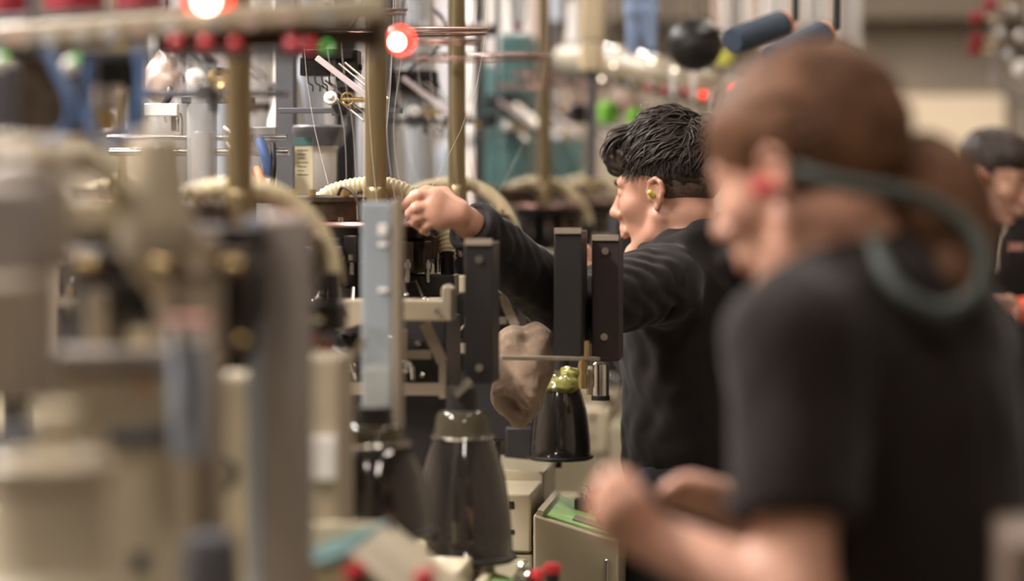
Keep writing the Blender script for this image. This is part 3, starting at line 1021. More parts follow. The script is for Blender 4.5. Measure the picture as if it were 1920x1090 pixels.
s.ell((0, -.06, -.055), (.12, .12, .075), Mman, .016, 'sub')
s.folds(.012, 120, 9)
hair = s.build('hair', M['hair_dark'], man)


def combed(name, n, m, parent, pick, seed, r0=.0019, segs=7, Mh=None, c=(0, -.018, .056), rad=(.083, .106, .092), wob=1.0):
    """locks that follow the skull: pick returns (unit root, comb direction, length, lift)"""
    r = random.Random(seed)
    mb = MB()
    c, rad, Mh = Vector(c), Vector(rad), Mman if Mh is None else Mh
    for _ in range(n):
        u, d, L, lift = pick(r)
        u = u.normalized()
        o1 = r.uniform(.02, lift)
        pts = []
        for k in range(segs + 1):
            t = k / segs
            off = 1.0 + .015 + o1 * math.sin(math.pi * (.15 + .6 * t))
            pts.append(Mh @ (c + Vector((u.x * rad.x, u.y * rad.y, u.z * rad.z)) * off))
            d = d + Vector((r.gauss(0, .16), r.gauss(0, .10), r.gauss(0, .10))) * wob
            d = (d - u * d.dot(u)).normalized()
            u = (u + d * (L / segs / .094)).normalized()
        q = r0 * r.uniform(.6, 1.3)
        mb.tube(pts, [q * (.7 + .5 * math.sin(math.pi * min(1, i / segs + .15)) - .75 * (i / segs) ** 2) for i in range(segs + 1)], 5)
    return keep(mb.build(name, m, sharp=180), parent)


def lock_top(r):
    a, e_ = r.uniform(0, 2 * math.pi), math.acos(r.uniform(.18, 1.0))
    u = Vector((math.sin(e_) * math.cos(a), math.sin(e_) * math.sin(a) - .1, math.cos(e_)))
    d = Vector((u.x * .9 + r.gauss(0, .35), .9 + r.gauss(0, .25) if u.y > -.45 else -.2 + r.gauss(0, .3), -.35))
    return u, d, r.uniform(.035, .065), .12 + .20 * max(0, u.z) ** 2


def lock_fringe(r):
    u = Vector((r.uniform(-.65, .65), .70 + r.uniform(-.12, .1), .62 + r.uniform(-.1, .15)))
    return u, Vector((u.x * .3 + r.gauss(0, .25), .5, -.9)), r.uniform(.035, .068), .46


combed('hair_lock', 1700, M['hair_dark'], man, lock_top, 3)
combed('fringe', 260, M['hair_dark'], man, lock_fringe, 4)


def man_side(sx):
    def fn(r):
        y = r.uniform(-.095, .055)
        return Vector((sx * (.082 - 3.6 * (y + .015) ** 2), y, .052 + r.uniform(-.004, .04))), Vector((sx * .3, .25 + r.gauss(0, .25), -.75))
    return fn


for sx in (-1, 1):
    strands('side_tuft', Mman, 320, M['hair_dark'], man, man_side(sx), (.016, .032), .0015, .3, 5)
for sx in (-1, 1):
    keep(MB().tube([Mman @ Vector(q) for q in ((sx * .014, .101, .026), (sx * .030, .096, .031), (sx * .048, .080, .026))], [.0030, .0040, .0020], 8).build('eyebrow', M['hair_dark']), man)
keep(MB().cyl(Mman @ Vector((-.078, .0, -.006)), Mman @ Vector((-.094, .001, .004)), .0058, .0048, 14).ball(Mman @ Vector((-.094, .001, .004)), .0050, 12).build('earplug', M['earplug']), man)

# ------------------------------------------------------------------ the woman in front
wom = person(1640, 3.12, 'woman with chestnut ponytail and black T-shirt looking down, out of focus in front')
w_yaw = R(32)
wo = P(1507, 334, 3.12)
Mw = head_frame(wo, (-math.cos(w_yaw), math.sin(w_yaw)), 16, 0, .99)
w_neck = P(1612, 505, 3.13)
w_sh_l, w_el_l, w_wr_l = P(1490, 640, 2.98), P(1492, 1130, 2.90), P(1245, 1022, 2.96)
w_sh_r, w_el_r, w_wr_r = P(1790, 640, 3.28), P(1590, 1110, 3.46), P(1365, 945, 3.36)
w_pel = P(1700, 1310, 3.16)
w_hip_l, w_hip_r = w_pel + Vector((-.05, -.08, -.03)), w_pel + Vector((.05, .08, -.03))
w_an_l, w_an_r = Vector((w_hip_l.x + .02, w_hip_l.y, .09)), Vector((w_hip_r.x + .02, w_hip_r.y, .09))
w_kn_l, w_kn_r = Vector((w_hip_l.x - .02, w_hip_l.y, .48)), Vector((w_hip_r.x - .02, w_hip_r.y, .48))
x0, x1 = P(1080, 330, 3.0).x, P(2000, 330, 3.2).x
b = Soft(axis(x0, x1, .009, .0045, ((wo.x - .13, wo.x + .11), (x0, P(1420, 330, 3.).x))), axis(2.76, 3.62, .009, .0045, ((wo.y - .12, wo.y + .12),)), axis(0, 1.72, .009, .0045, ((wo.z - .16, wo.z + .14), (P(0, 1010, 2.95).z, P(0, 860, 2.95).z))))
add_head(b, Mw, True)
b.cap(Mw @ Vector((0, -.03, -.045)), w_neck, .050, .058, .02)
b.cap(w_pel, w_pel.lerp(w_neck, .5), .11, .10, .04).cap(w_pel.lerp(w_neck, .5), w_pel.lerp(w_neck, .84), .10, .09, .04)
b.cap(w_sh_l, w_neck, .045, .045, .04).cap(w_sh_r, w_neck, .045, .045, .04)
b.cap(w_sh_l, w_el_l, .052, .040, .02).cap(w_el_l, w_wr_l, .042, .029, .02)
b.cap(w_sh_r, w_el_r, .050, .040, .02).cap(w_el_r, w_wr_r, .040, .027, .02)
legs(b, w_hip_l, w_hip_r, w_kn_l, w_kn_r, w_an_l, w_an_r)
add_hand(b, P(1222, 1012, 2.96),
         [[P(1160, 937, 2.925), P(1146, 906, 2.93), P(1136, 900, 2.955), P(1130, 908, 2.975)],
          [P(1146, 952, 2.940), P(1127, 927, 2.945), P(1120, 927, 2.970), P(1121, 936, 2.985)],
          [P(1141, 972, 2.955), P(1121, 954, 2.96), P(1117, 958, 2.985), P(1122, 968, 2.995)],
          [P(1143, 992, 2.970), P(1126, 982, 2.975), P(1124, 988, 2.99), P(1130, 997, 3.0)]],
         [P(1200, 947, 2.945), P(1176, 906, 2.955), P(1150, 890, 2.965)], .019, .0095)
add_hand(b, P(1352, 938, 3.35),
         [[P(1300, 912, 3.34), P(1272, 908, 3.33), P(1254, 914, 3.33), P(1242, 922, 3.33)],
          [P(1298, 924, 3.35), P(1268, 922, 3.345), P(1252, 928, 3.345), P(1242, 934, 3.345)],
          [P(1300, 936, 3.36), P(1272, 936, 3.36), P(1258, 940, 3.36), P(1248, 944, 3.36)],
          [P(1306, 946, 3.37), P(1284, 948, 3.37), P(1272, 950, 3.37), P(1264, 952, 3.37)]],
         [P(1326, 915, 3.33), P(1298, 902, 3.325), P(1276, 900, 3.32)], .016, .0085)
b.build('body', M['skin2'], wom)

s = Soft(axis(P(1280, 330, 3.0).x, x1 + .08, .0085), axis(2.76, 3.60, .0085), axis(.86, 1.50, .0085))
T = lambda t: Matrix.Translation(w_pel.lerp(w_neck, t)) @ Matrix.Rotation(R(-32), 4, 'Z')
s.ell((0, 0, 0), (.14, .185, .17), T(.74), .05)
s.ell((.02, 0, 0), (.135, .170, .25), T(.45), .05)
s.ell((0, 0, 0), (.135, .175, .16), T(.10), .05)
s.cap(w_sh_l, w_neck + Vector((.02, 0, -.025)), .066, .060, .05)
s.cap(w_sh_r, w_neck + Vector((.02, 0, -.025)), .066, .060, .05)
s.ell((0, 0, 0), (.09, .12, .05), Matrix.Translation(P(1690, 545, 3.14)) @ Matrix.Rotation(R(24), 4, 'Y'), .05)
s.cap(w_sh_l, w_sh_l.lerp(w_el_l, .70), .066, .070, .04)
s.cap(w_sh_r, w_sh_r.lerp(w_el_r, .66), .066, .070, .04)
s.folds(.009, 40, 11)
s.cutcap(w_sh_l.lerp(w_el_l, .69), w_el_l - w_sh_l, .10)
s.cutcap(w_sh_r.lerp(w_el_r, .655), w_el_r - w_sh_r, .10)
s.cap(Mw @ Vector((0, -.03, -.04)), w_neck + Vector((-.012, 0, .015)), .058, .064, .012, 'sub')
s.build('t_shirt', M['cloth2'], wom)
s = Soft(axis(w_pel.x - .3, w_pel.x + .3, .010), axis(2.8, 3.55, .010), axis(.06, 1.05, .010))
s.ell((0, 0, 0), (.13, .175, .14), Matrix.Translation(w_pel + Vector((0, 0, -.02))), .04)
legs(s, w_hip_l, w_hip_r, w_kn_l, w_kn_r, w_an_l, w_an_r, .016)
s.half((0, 0, .08), (0, 0, -1)).half(w_pel + Vector((0, 0, .06)), (0, 0, 1))
s.build('trousers', M['trousers'], wom)
for a in (w_an_l, w_an_r):
    shoe(a, (-1, .5), wom)

# hair combed back into a ponytail
s = Soft(axis(wo.x - .16, wo.x + .20, .0045), axis(wo.y - .15, wo.y + .15, .0045), axis(wo.z - .16, wo.z + .17, .0045))
s.ell((0, -.022, .048), (.084, .108, .094), Mw, .01)
s.ell((0, .030, .062), (.070, .062, .062), Mw, .03)
s.ell((0, -.085, .03), (.055, .045, .055), Mw, .03)
s.ell((0, .105, -.030), (.075, .070, .072), Mw, .012, 'sub')
s.ell((0, .03, -.085), (.11, .095, .072), Mw, .012, 'sub')
s.ell((0, -.06, -.105), (.12, .08, .070), Mw, .012, 'sub')
for sx in (-1, 1):
    s.ell((sx * .090, -.004, -.004), (.024, .026, .038), Mw, .006, 'sub')
s.folds(.005, 70, 3)
s.build('hair', M['hair_brown'], wom)
pt = [P(1668, 352, 3.12), P(1722, 325, 3.12), P(1768, 385, 3.11), P(1790, 460, 3.09), P(1775, 530, 3.06), P(1752, 585, 3.05)]
s = Soft(axis(P(1600, 330, 3.1).x, P(1880, 330, 3.2).x, .005), axis(2.96, 3.26, .005), axis(P(0, 640, 3.15).z, P(0, 260, 3.15).z, .005))
s.chain(pt, [.030, .046, .052, .046, .034, .014], .02)
s.folds(.008, 80, 5)
pony = s.build('ponytail', M['hair_brown'], wom)
keep(MB().torus(P(1688, 342, 3.12), .030, .008, Vector((1, -.1, .25)).to_track_quat('Z', 'Y').to_matrix(), 30, 8).build('hair_tie', M['strap'], pony), pony)
def lock_back(r):
    a, e_ = r.uniform(0, 2 * math.pi), math.acos(r.uniform(-.25, 1.0))
    u = Vector((math.sin(e_) * math.cos(a), math.sin(e_) * math.sin(a), math.cos(e_)))
    if u.z < .35 and u.y > -.1:
        u.z = .35 + .4 * r.random()
    if u.y > .75 and u.z < .5:
        u.z = .6
    t = Vector((0, -1.0, .05)) - u
    return u, t + Vector((r.gauss(0, .08), r.gauss(0, .08), r.gauss(0, .08))), r.uniform(.05, .11), .035


combed('hair_lock', 1300, M['hair_brown'], wom, lock_back, 8, .0021, 7, Mw, (0, -.022, .049), (.083, .107, .093), .35)
rp = random.Random(5)
mbp = MB()
core = curve_pts(pt, 6)
rads = np.interp(np.linspace(0, 5, len(core)), range(6), [.030, .046, .052, .046, .034, .014])
for _ in range(420):
    a, q = rp.uniform(0, 6.283), rp.uniform(.86, 1.05)
    i0 = rp.randint(0, 12)
    i1 = min(len(core) - 1, i0 + rp.randint(9, 18))
    pl = []
    for i in range(i0, i1 + 1):
        tdir = (core[min(i + 1, len(core) - 1)] - core[max(i - 1, 0)]).normalized()
        e1 = tdir.cross(Vector((0, 1, 0))).normalized()
        e2 = tdir.cross(e1)
        a += rp.gauss(0, .05)
        pl.append(core[i] + (e1 * math.cos(a) + e2 * math.sin(a)) * float(rads[i]) * q)
    m_ = len(pl) - 1
    mbp.tube(pl, [.0022 * (1 - .75 * k / m_) for k in range(m_ + 1)], 5)
keep(mbp.build('ponytail_lock', M['hair_brown'], sharp=180), pony)
# flat strap: from behind the ear round the ponytail and down the back
cp = curve_pts([P(1486, 318, 3.00), P(1555, 340, 2.99), P(1650, 356, 3.00), P(1738, 376, 3.02), P(1812, 424, 3.02), P(1843, 490, 3.00), P(1826, 552, 2.98), P(1768, 582, 2.965), P(1706, 560, 2.96), P(1662, 512, 2.975), P(1640, 448, 3.01)], 8)
keep(MB().tube(cp, .0088, 12).build('strap', M['strap'], wom), wom)
keep(MB().cyl(Mw @ Vector((-.076, .002, -.012)), Mw @ Vector((-.098, .004, -.010)), .0095, .008, 14).ball(Mw @ Vector((-.099, .004, -.010)), .0105, 14).build('earplug', M['earplug_red'], wom), wom)
for sx in (-1, 1):
    keep(MB().tube([Mw @ Vector(q) for q in ((sx * .014, .101, .026), (sx * .030, .096, .031), (sx * .048, .080, .026))], [.0025, .0032, .0018], 8).build('eyebrow', M['hair_brown'], wom), wom)

# ------------------------------------------------------------------ the man in the background
far = person(1880, 7.8, 'man in black zip jacket at the right edge looking down at an orange-red cloth')
fo = P(1866, 338, 7.8)
Mf = head_frame(fo, (.80, -.60), 13, 0, 1.0)
f_neck = P(1868, 420, 7.86)
f_pel = P(1895, 760, 7.84)
f_sh_r, f_el_r, f_wr_r = P(1795, 470, 7.75), P(1800, 640, 7.68), P(1868, 574, 7.50)
f_sh_l, f_el_l, f_wr_l = P(1995, 470, 7.90), P(2010, 640, 7.75), P(1945, 590, 7.52)
f_hip_l, f_hip_r = f_pel + Vector((.09, .03, -.03)), f_pel + Vector((-.09, -.03, -.03))
f_an_l, f_an_r = Vector((f_hip_l.x, f_hip_l.y, .09)), Vector((f_hip_r.x, f_hip_r.y, .09))
f_kn_l, f_kn_r = f_hip_l.lerp(f_an_l, .5) + Vector((.01, -.02, 0)), f_hip_r.lerp(f_an_r, .5) + Vector((.01, -.02, 0))
b = Soft(axis(f_neck.x - .36, f_neck.x + .42, .010, .005, ((fo.x - .13, fo.x + .13),)), axis(7.36, 8.2, .010, .005, ((fo.y - .13, fo.y + .13),)), axis(0, 1.72, .010, .005, ((fo.z - .15, fo.z + .14),)))
add_head(b, Mf)
b.cap(Mf @ Vector((0, -.03, -.05)), f_neck, .056, .062, .02)
b.cap(f_pel, f_pel.lerp(f_neck, .5), .11, .115, .04).cap(f_pel.lerp(f_neck, .5), f_pel.lerp(f_neck, .84), .115, .10, .04)
b.cap(f_sh_l, f_neck, .05, .05, .04).cap(f_sh_r, f_neck, .05, .05, .04)
for a1, a2, a3 in ((f_sh_l, f_el_l, f_wr_l), (f_sh_r, f_el_r, f_wr_r)):
    b.cap(a1, a2, .046, .038, .02).cap(a2, a3, .038, .026, .02)
legs(b, f_hip_l, f_hip_r, f_kn_l, f_kn_r, f_an_l, f_an_r)
add_hand(b, f_wr_r,
         [[P(1890, 568, 7.46), P(1902, 568, 7.44), P(1908, 574, 7.43), P(1906, 580, 7.43)],
          [P(1891, 575, 7.46), P(1903, 577, 7.44), P(1909, 583, 7.43), P(1906, 589, 7.43)],
          [P(1890, 582, 7.46), P(1901, 586, 7.44), P(1906, 591, 7.43), P(1903, 596, 7.43)],
          [P(1887, 588, 7.47), P(1896, 592, 7.45), P(1900, 597, 7.44), P(1897, 600, 7.44)]],
         [P(1880, 565, 7.45), P(1892, 560, 7.43), P(1902, 561, 7.42)], .015, .008)
add_hand(b, f_wr_l,
         [[P(1925, 575, 7.48), P(1915, 573, 7.46), P(1910, 577, 7.45), P(1911, 582, 7.45)],
          [P(1923, 582, 7.48), P(1913, 582, 7.46), P(1909, 586, 7.45), P(1911, 591, 7.45)],
          [P(1924, 589, 7.48), P(1915, 591, 7.46), P(1911, 595, 7.45), P(1913, 599, 7.45)],
          [P(1927, 595, 7.49), P(1919, 598, 7.47), P(1916, 602, 7.46), P(1918, 605, 7.46)]],
         [P(1935, 572, 7.47), P(1924, 566, 7.45), P(1914, 566, 7.44)], .015, .008)
b.build('body', M['skin3'], far)
s = Soft(axis(f_neck.x - .40, f_neck.x + .46, .010), axis(7.36, 8.2, .010), axis(.80, 1.50, .010))
T = lambda t: Matrix.Translation(f_pel.lerp(f_neck, t)) @ Matrix.Rotation(R(50), 4, 'Z')
s.ell((0, 0, 0), (.15, .20, .17), T(.74), .05)
s.ell((0, 0, 0), (.145, .18, .25), T(.42), .05)
s.ell((0, 0, 0), (.145, .18, .16), T(.08), .05)
for a1, a2, a3 in ((f_sh_l, f_el_l, f_wr_l), (f_sh_r, f_el_r, f_wr_r)):
    s.cap(a1, f_neck + Vector((0, 0, -.03)), .066, .064, .05)
    s.cap(a1, a2, .068, .060, .03).cap(a2, a2.lerp(a3, .9), .058, .042, .03)
    s.cutcap(a2.lerp(a3, .93), a3 - a2, .07)
s.cap(f_neck + Vector((0, 0, -.04)), f_neck + Vector((-.005, -.01, .035)), .078, .070, .02)
s.folds(.008, 45, 6)
s.cap(Mf @ Vector((0, -.03, -.04)), f_neck + Vector((0, -.012, .0)), .060, .062, .010, 'sub')
jk = s.build('jacket', M['cloth'], far)
zp = [P(1884, 428, 7.60), P(1873, 448, 7.585), P(1868, 475, 7.575), P(1868, 508, 7.57)]
keep(MB().tube(curve_pts(zp, 6), .0045, 8).build('zip', M['zip'], jk), jk)
keep(MB().box(P(1905, 463, 7.60), (.048, .006, .014), Matrix.Rotation(R(10), 3, 'Z')).build('pink_mark', M['pinkmark'], jk), jk)
s = Soft(axis(f_pel.x - .3, f_pel.x + .3, .012), axis(7.5, 8.2, .012), axis(.06, 1.0, .012))
s.ell((0, 0, 0), (.17, .14, .13), Matrix.Translation(f_pel + Vector((0, 0, -.02))), .04)
legs(s, f_hip_l, f_hip_r, f_kn_l, f_kn_r, f_an_l, f_an_r, .018)
s.half((0, 0, .08), (0, 0, -1)).half(f_pel + Vector((0, 0, .06)), (0, 0, 1))
s.build('trousers', M['trousers'], far)
for a in (f_an_l, f_an_r):
    shoe(a, (.4, -1), far)
s = Soft(axis(fo.x - .15, fo.x + .15, .005), axis(fo.y - .15, fo.y + .15, .005), axis(fo.z - .06, fo.z + .18, .005))
s.ell((0, -.018, .052), (.083, .104, .090), Mf, .01)
s.ell((0, .050, .080), (.066, .055, .045), Mf, .025)
s.ell((0, .085, -.010), (.085, .075, .055), Mf, .012, 'sub')
s.ell((0, .0, -.075), (.12, .15, .085), Mf, .012, 'sub')
s.folds(.012, 110, 2)
s.build('hair', M['hair_dark'], far)
keep(MB().cyl(Mf @ Vector((.076, .002, -.006)), Mf @ Vector((.096, .003, .0)), .0085, .007, 14).ball(Mf @ Vector((.097, .003, .0)), .009, 14).build('earplug', M['earplug_red'], far), far)
for sx in (-1, 1):
    keep(MB().tube([Mf @ Vector(q) for q in ((sx * .014, .101, .026), (sx * .030, .096, .031), (sx * .048, .080, .026))], [.0030, .0040, .0020], 8).build('eyebrow', M['hair_dark'], far), far)
s = Soft(axis(P(1885, 0, 7.4).x, P(1960, 0, 7.4).x, .004), axis(7.40, 7.52, .004), axis(P(0, 620, 7.4).z, P(0, 545, 7.4).z, .004))
s.ell(P(1918, 580, 7.455), (.040, .020, .030), None, .01)
s.cap(P(1908, 588, 7.455), P(1930, 570, 7.45), .022, .018, .02)
s.folds(.008, 110, 8)
tag(s.build('cloth', M['orangebox']), 'orange-red cloth held in the hands of the man at the right edge', 'cloth')

# ------------------------------------------------------------------ what differs from machine to machine
M1, M2, M3, M4, M5 = machines
for g, px, py, d, sc, tall in ((M1, 702, 1005, 4.12, .98, .62), (M2, 866, 1053, 4.58, .97, .94), (M3, 1050, 862, 5.62, .72, .92), (M4, 1150, 720, 7.5, .9, 1)):
    q = loc(g, px, py, d)
    funnel(g, q.x, q.y, q.z, sc, 'smoke', tall)
# a dark chute stands behind the big funnel
for g, x0, x1, y0, y1, d in ((M2, 752, 842, 705, 1005, 4.80), (M3, 945, 1010, 800, 905, 5.85)):
    boxpx(g, x0, x1, y0, y1, d, .10, 'sock_chute', 'rubber', .006)
q = loc(M2, 868, 728, 4.55)
MB().cyl(q + Vector((-.012, 0, -.012)), q + Vector((.012, 0, .014)), .007, n=12).build('chute_clip', M['chrome'], M2)


def cover_plate(g, x0, x1, y0, y1, d, depth, m, dots):
    c = boxpx(g, x0, x1, y0, y1, d, depth, 'cover_plate', m, .002)
    a, b_ = loc(g, x0, y0, d), loc(g, x1, y0, d)
    MB().box(((a.x + b_.x) / 2, a.y + .004, a.z + .001), (abs(b_.x - a.x) * .96, .012, .010)).build('plate_edge', M['taupe'], c)
    for px, py in dots:
        p = loc(g, px, py, d)
        MB().cyl(p + Vector((0, -.004, 0)), p + Vector((0, .004, 0)), .0065, n=16).build('plate_screw', M['steel'], c)
    return c


tag(cover_plate(M2, 870, 924, 455, 720, 4.62, .10, 'black', [(899, 487), (899, 690)]), 'black cover plate')
tag(cover_plate(M3, 1038, 1091, 434, 668, 4.96, .12, 'black', []), 'black cover plate')
tag(cover_plate(M3, 1109, 1161, 447, 678, 5.03, .11, 'blackmaroon', [(1135, 471), (1133, 632)]), 'maroon-black cover plate')
boxpx(M4, 1141, 1156, 399, 470, 6.6, .04, 'cover_plate', 'slate', .002)
boxpx(M4, 1156, 1186, 413, 500, 6.5, .05, 'cover_plate', 'black', .002)
p0, p1 = loc(M3, 934, 671, 4.90), loc(M3, 1118, 673, 4.98)
rl = MB().bar(p0, p1, .03, .007).build('sock_rail', M['taupe'], M3, bevel=.001)
pp = loc(M3, 1100, 674, 4.95)
MB().cyl(pp, pp + Vector((0, 0, .032)), .0045, n=12).build('rail_pin', M['brass_bright'], rl)
q = loc(M3, 1126, 745, 5.5)
ac = MB().lathe([(.016, 0), (.0165, .004), (.0165, .064), (.012, .068)], q, n=24).build('air_cylinder', M['chrome'], M3)
MB().lathe([(.018, -.006), (.018, .003)], q, n=24).build('cylinder_cap', M['rubber'], ac)
q = loc(M3, 1093, 700, 5.5)
MB().lathe([(.008, -.03), (.010, -.01), (.006, .0), (.010, .012), (.007, .028)], q, n=16).build('valve', M['brass_bright'], M3)
MB().lathe([(.011, 0), (.012, .05), (.006, .055)], loc(M3, 1107, 740, 5.52), n=16).build('valve_body', M['beige_warm'], M3)

# nearest machine of the front row: aluminium guard post, frosted guard tube, cream wing and teal console
gp = boxpx(M1, 490, 573, 408, 3000, 3.25, .055, 'guard_post', 'greycol', .004)
tag(gp, 'grey guard post')
boxpx(M1, 471, 490, 408, 3000, 3.25, .03, 'post_flange', 'bluegrey', .002, gp)
boxpx(M1, 492, 562, 400, 412, 3.26, .05, 'post_cap', 'tube_pink', .002, gp)
gt = boxpx(M1, 677, 736, 378, 1000, 4.22, .05, 'guard_tube', 'acrylic', .004)
boxpx(M1, 737, 749, 372, 1010, 4.2, .05, 'tube_edge', 'taupe', .002, gt)
boxpx(M1, 683, 730, 384, 618, 4.24, .03, 'tube_sleeve', 'bluegrey', .003, gt)
boxpx(M1, 683, 730, 690, 815, 4.24, .03, 'tube_sleeve', 'cream', .003, gt)
boxpx(M1, 683, 730, 818, 1000, 4.25, .03, 'tube_sleeve', 'taupe', .003, gt)
boxpx(M1, 684, 726, 848, 862, 4.215, .03, 'tube_band', 'white', .001, gt)
for y in (431, 459, 545):
    boxpx(M1, 709, 726, y - (11 if y == 431 else 4), y + (11 if y == 431 else 4), 4.215, .006, 'tube_glint', 'white', .001, gt)  # white pads painted in for lamp reflections on the guard tube
wing = boxpx(M1, 562, 636, 668, 3000, 3.72, .12, 'cabinet_wing', 'beige_warm', .006)
boxpx(M1, 575, 628, 820, 900, 3.70, .03, 'wing_sticker', 'white', .001, wing)
boxpx(M1, 402, 475, 704, 3000, 3.42, .10, 'cabinet_side', 'cream', .006)
q = loc(M1, 415, 890, 3.36)
MB().torus(q, .017, .0045, Matrix.Rotation(R(90), 3, 'X') @ Matrix.Rotation(R(20), 3, 'Y'), 32, 10).build('dial_ring', M['slate'], M1)
MB().cyl(q + Vector((0, -.006, 0)), q + Vector((0, .02, 0)), .013, n=24).build('dial', M['beige'], M1)
a, b_ = loc(M1, 648, 690, 3.95), loc(M1, 682, 636, 3.95)
MB().bar(a, b_, .012, .010).build('wing_lever', M['beige_warm'], M1, bevel=.002)
a, b_ = loc(M1, 612, 672, 3.95), loc(M1, 598, 630, 3.95)
MB().bar(a, b_, .012, .010).build('wing_lever', M['beige_warm'], M1, bevel=.002)
MB().tube(curve_pts([loc(M1, x, y, 3.93) for x, y in ((601, 598), (596, 622), (590, 645), (603, 664), (618, 640))], 8), .0035, 8).build('red_cable', M['led_red'], M1)
MB().bar(loc(M1, 556, 601, 3.8), loc(M1, 605, 601, 3.8), .012, .006).build('wing_bar', M['beige_warm'], M1)
q = loc(M1, 566, 1098, 3.42)
tc_ = MB().prism([(q.x - .03, 0), (q.x + .17, 0), (q.x + .17, q.z - .055), (q.x + .06, q.z + .035), (q.x - .03, q.z)], q.y, q.y + .30).build('control_console', M['beige'], M1, bevel=.005)
MB().prism([(q.x - .035, q.z + .004), (q.x - .035, q.z + .010), (q.x + .06, q.z + .045), (q.x + .06, q.z + .036)], q.y - .006, q.y + .31).build('console_lid', M['teal'], tc_, bevel=.002)
MB().prism([(q.x + .06, q.z + .036), (q.x + .06, q.z + .042), (q.x + .165, q.z - .044), (q.x + .165, q.z - .050)], q.y - .006, q.y + .31).build('console_face', M['cream'], tc_, bevel=.002)
for px, py in ((668, 1082), (797, 1092)):
    p = loc(M1, px, py, 3.40)
    k = MB().cyl(p + Vector((0, .01, -.04)), p + Vector((0, .01, 0)), .011, n=20).build('red_button', M['rubber'], tc_)
    MB().lathe([(.014, 0), (.0155, .006), (.013, .013), (1e-4, .016)], p + Vector((0, .01, 0)), Matrix.Rotation(R(-25), 3, 'Y'), n=20).build('button_cap', M['red'], k)
p0 = loc(M2, 1035, 1075, 4.32)
k = MB().cyl(p0 + Vector((0, 0, -.05)), p0, .0115, n=20).build('red_button', M['rubber'], M2)
MB().lathe([(.0135, 0), (.0145, .007), (.012, .014), (1e-4, .016)], p0, n=20).build('button_cap', M['red'], k)

# ------------------------------------------------------------------ the out-of-focus machine at the left edge
M0 = empty('knitting_machine', base_of(-3, 2.75), 'very blurred beige machine filling the left edge in front', 'knitting machine')
bpy.context.view_layer.update()
cb = boxpx(M0, 72, 330, 702, 3000, 2.96, .16, 'cabinet', 'cream', .006)
boxpx(M0, 200, 332, 806, 836, 2.945, .02, 'cabinet_gap', 'slate', .002, cb)
p = loc(M0, 268, 727, 2.955)
MB().cyl(p, p + Vector((0, -.003, 0)), .006, n=16).build('orange_sticker', M['orange'], cb)
tag(MB().cyl(loc(M0, 66, 668, 2.93), loc(M0, 330, 668, 2.93), .0095, n=20).build('cabinet_rail', M['greycol'], M0))
boxpx(M0, 66, 330, 676, 700, 2.95, .06, 'rail_ledge', 'taupe', .003)
q = loc(M0, 92, 1100, 2.5)
dr = MB().lathe([(.066, -.02), (.068, .0), (.062, .006), (.055, .02), (.053, .095), (.058, .100), (.058, .112), (.05, .116), (.02, .116)], q, n=40).build('yarn_drum', M['beige_warm'], M0)
MB().lathe([(.012, 0), (.013, .03), (.02, .034), (.02, .042), (.004, .045)], q + Vector((.008, 0, .115)), n=20).build('drum_knob', M['cream'], dr)
MB().box(q + Vector((-.05, .06, .11)), (.05, .06, .05)).build('drum_clamp', M['slate'], dr, bevel=.003)
MB().cyl(q + Vector((0, 0, -.25)), q + Vector((0, 0, -.01)), .03, n=24).build('drum_axle', M['slate'], dr)
pi = MB().tube(curve_pts([loc(M0, x, y, 2.75) for x, y in ((-120, 286), (0, 286), (90, 292), (175, 300))], 8), .0155, 20).build('air_pipe', M['beige_warm'], M0)
for x, y in ((86, 292), (158, 298)):
    a, b_ = loc(M0, x - 9, y, 2.75), loc(M0, x + 9, y + 1, 2.75)
    MB().cyl(a, b_, .0175, n=24).build('pipe_band', M['brass'], pi)
hs = ribbed(MB(), [loc(M0, x, y, d) for x, y, d in ((172, 300, 2.75), (200, 312, 2.76), (222, 365, 2.79), (240, 430, 2.82), (262, 490, 2.86), (296, 540, 2.9))], .0120, .007).build('air_hose', M['hose'], M0, sharp=80)
q = loc(M0, 298, 440, 2.80)
cu = MB().lathe([(.038, 0), (.038, .02), (.034, .022), (.0255, .092), (.0245, .098), (.014, .100), (1e-4, .100)], q, n=36).build('filter_cup', M['beige_warm'], M0)
MB().lathe([(.042, -.02), (.042, .004), (.02, .006)], q, n=36).build('cup_collar', M['taupe'], cu)
boxpx(M0, 95, 222, 366, 436, 2.82, .08, 'valve_box', 'beige_warm', .006)
boxpx(M0, -80, 82, 336, 520, 2.66, .12, 'motor_block', 'greycol', .012)
boxpx(M0, -80, 60, 520, 760, 2.6, .10, 'motor_base', 'taupe', .008)
MB().lathe([(.03, 0), (.034, .004), (.034, .02), (.02, .024)], loc(M0, 40, 350, 2.70), n=30).build('motor_cap', M['taupe'], M0)
q = loc(M0, 285, 640, 3.15)
hd = MB().lathe([(.10, -.02), (.104, .02), (.11, .03), (.11, .075), (.095, .08), (.095, .10), (.112, .105), (.112, .125), (.02, .13)], q + Vector((0, .08, 0)), n=48).build('cylinder_head', M['blackmech'], M0)
for x, y in ((155, 494), (172, 496), (296, 494), (312, 496), (428, 494), (446, 496), (455, 640), (86, 628), (265, 640)):
    MB().ball(loc(M0, x, y, 3.02), .0056, 14).build('brass_nut', M['brass_bright'], M0)
for x0, x1, y0, y1, m in ((130, 196, 470, 520, 'darkmech'), (272, 336, 470, 520, 'darkmech'), (404, 462, 470, 520, 'darkmech'), (160, 200, 545, 660, 'taupe'), (286, 330, 530, 660, 'taupe'), (212, 250, 520, 600, 'blackmech'), (236, 290, 616, 664, 'beige_warm'), (340, 400, 440, 520, 'taupe')):
    boxpx(M0, x0, x1, y0, y1, 3.04, .04, 'head_block', m, .004)
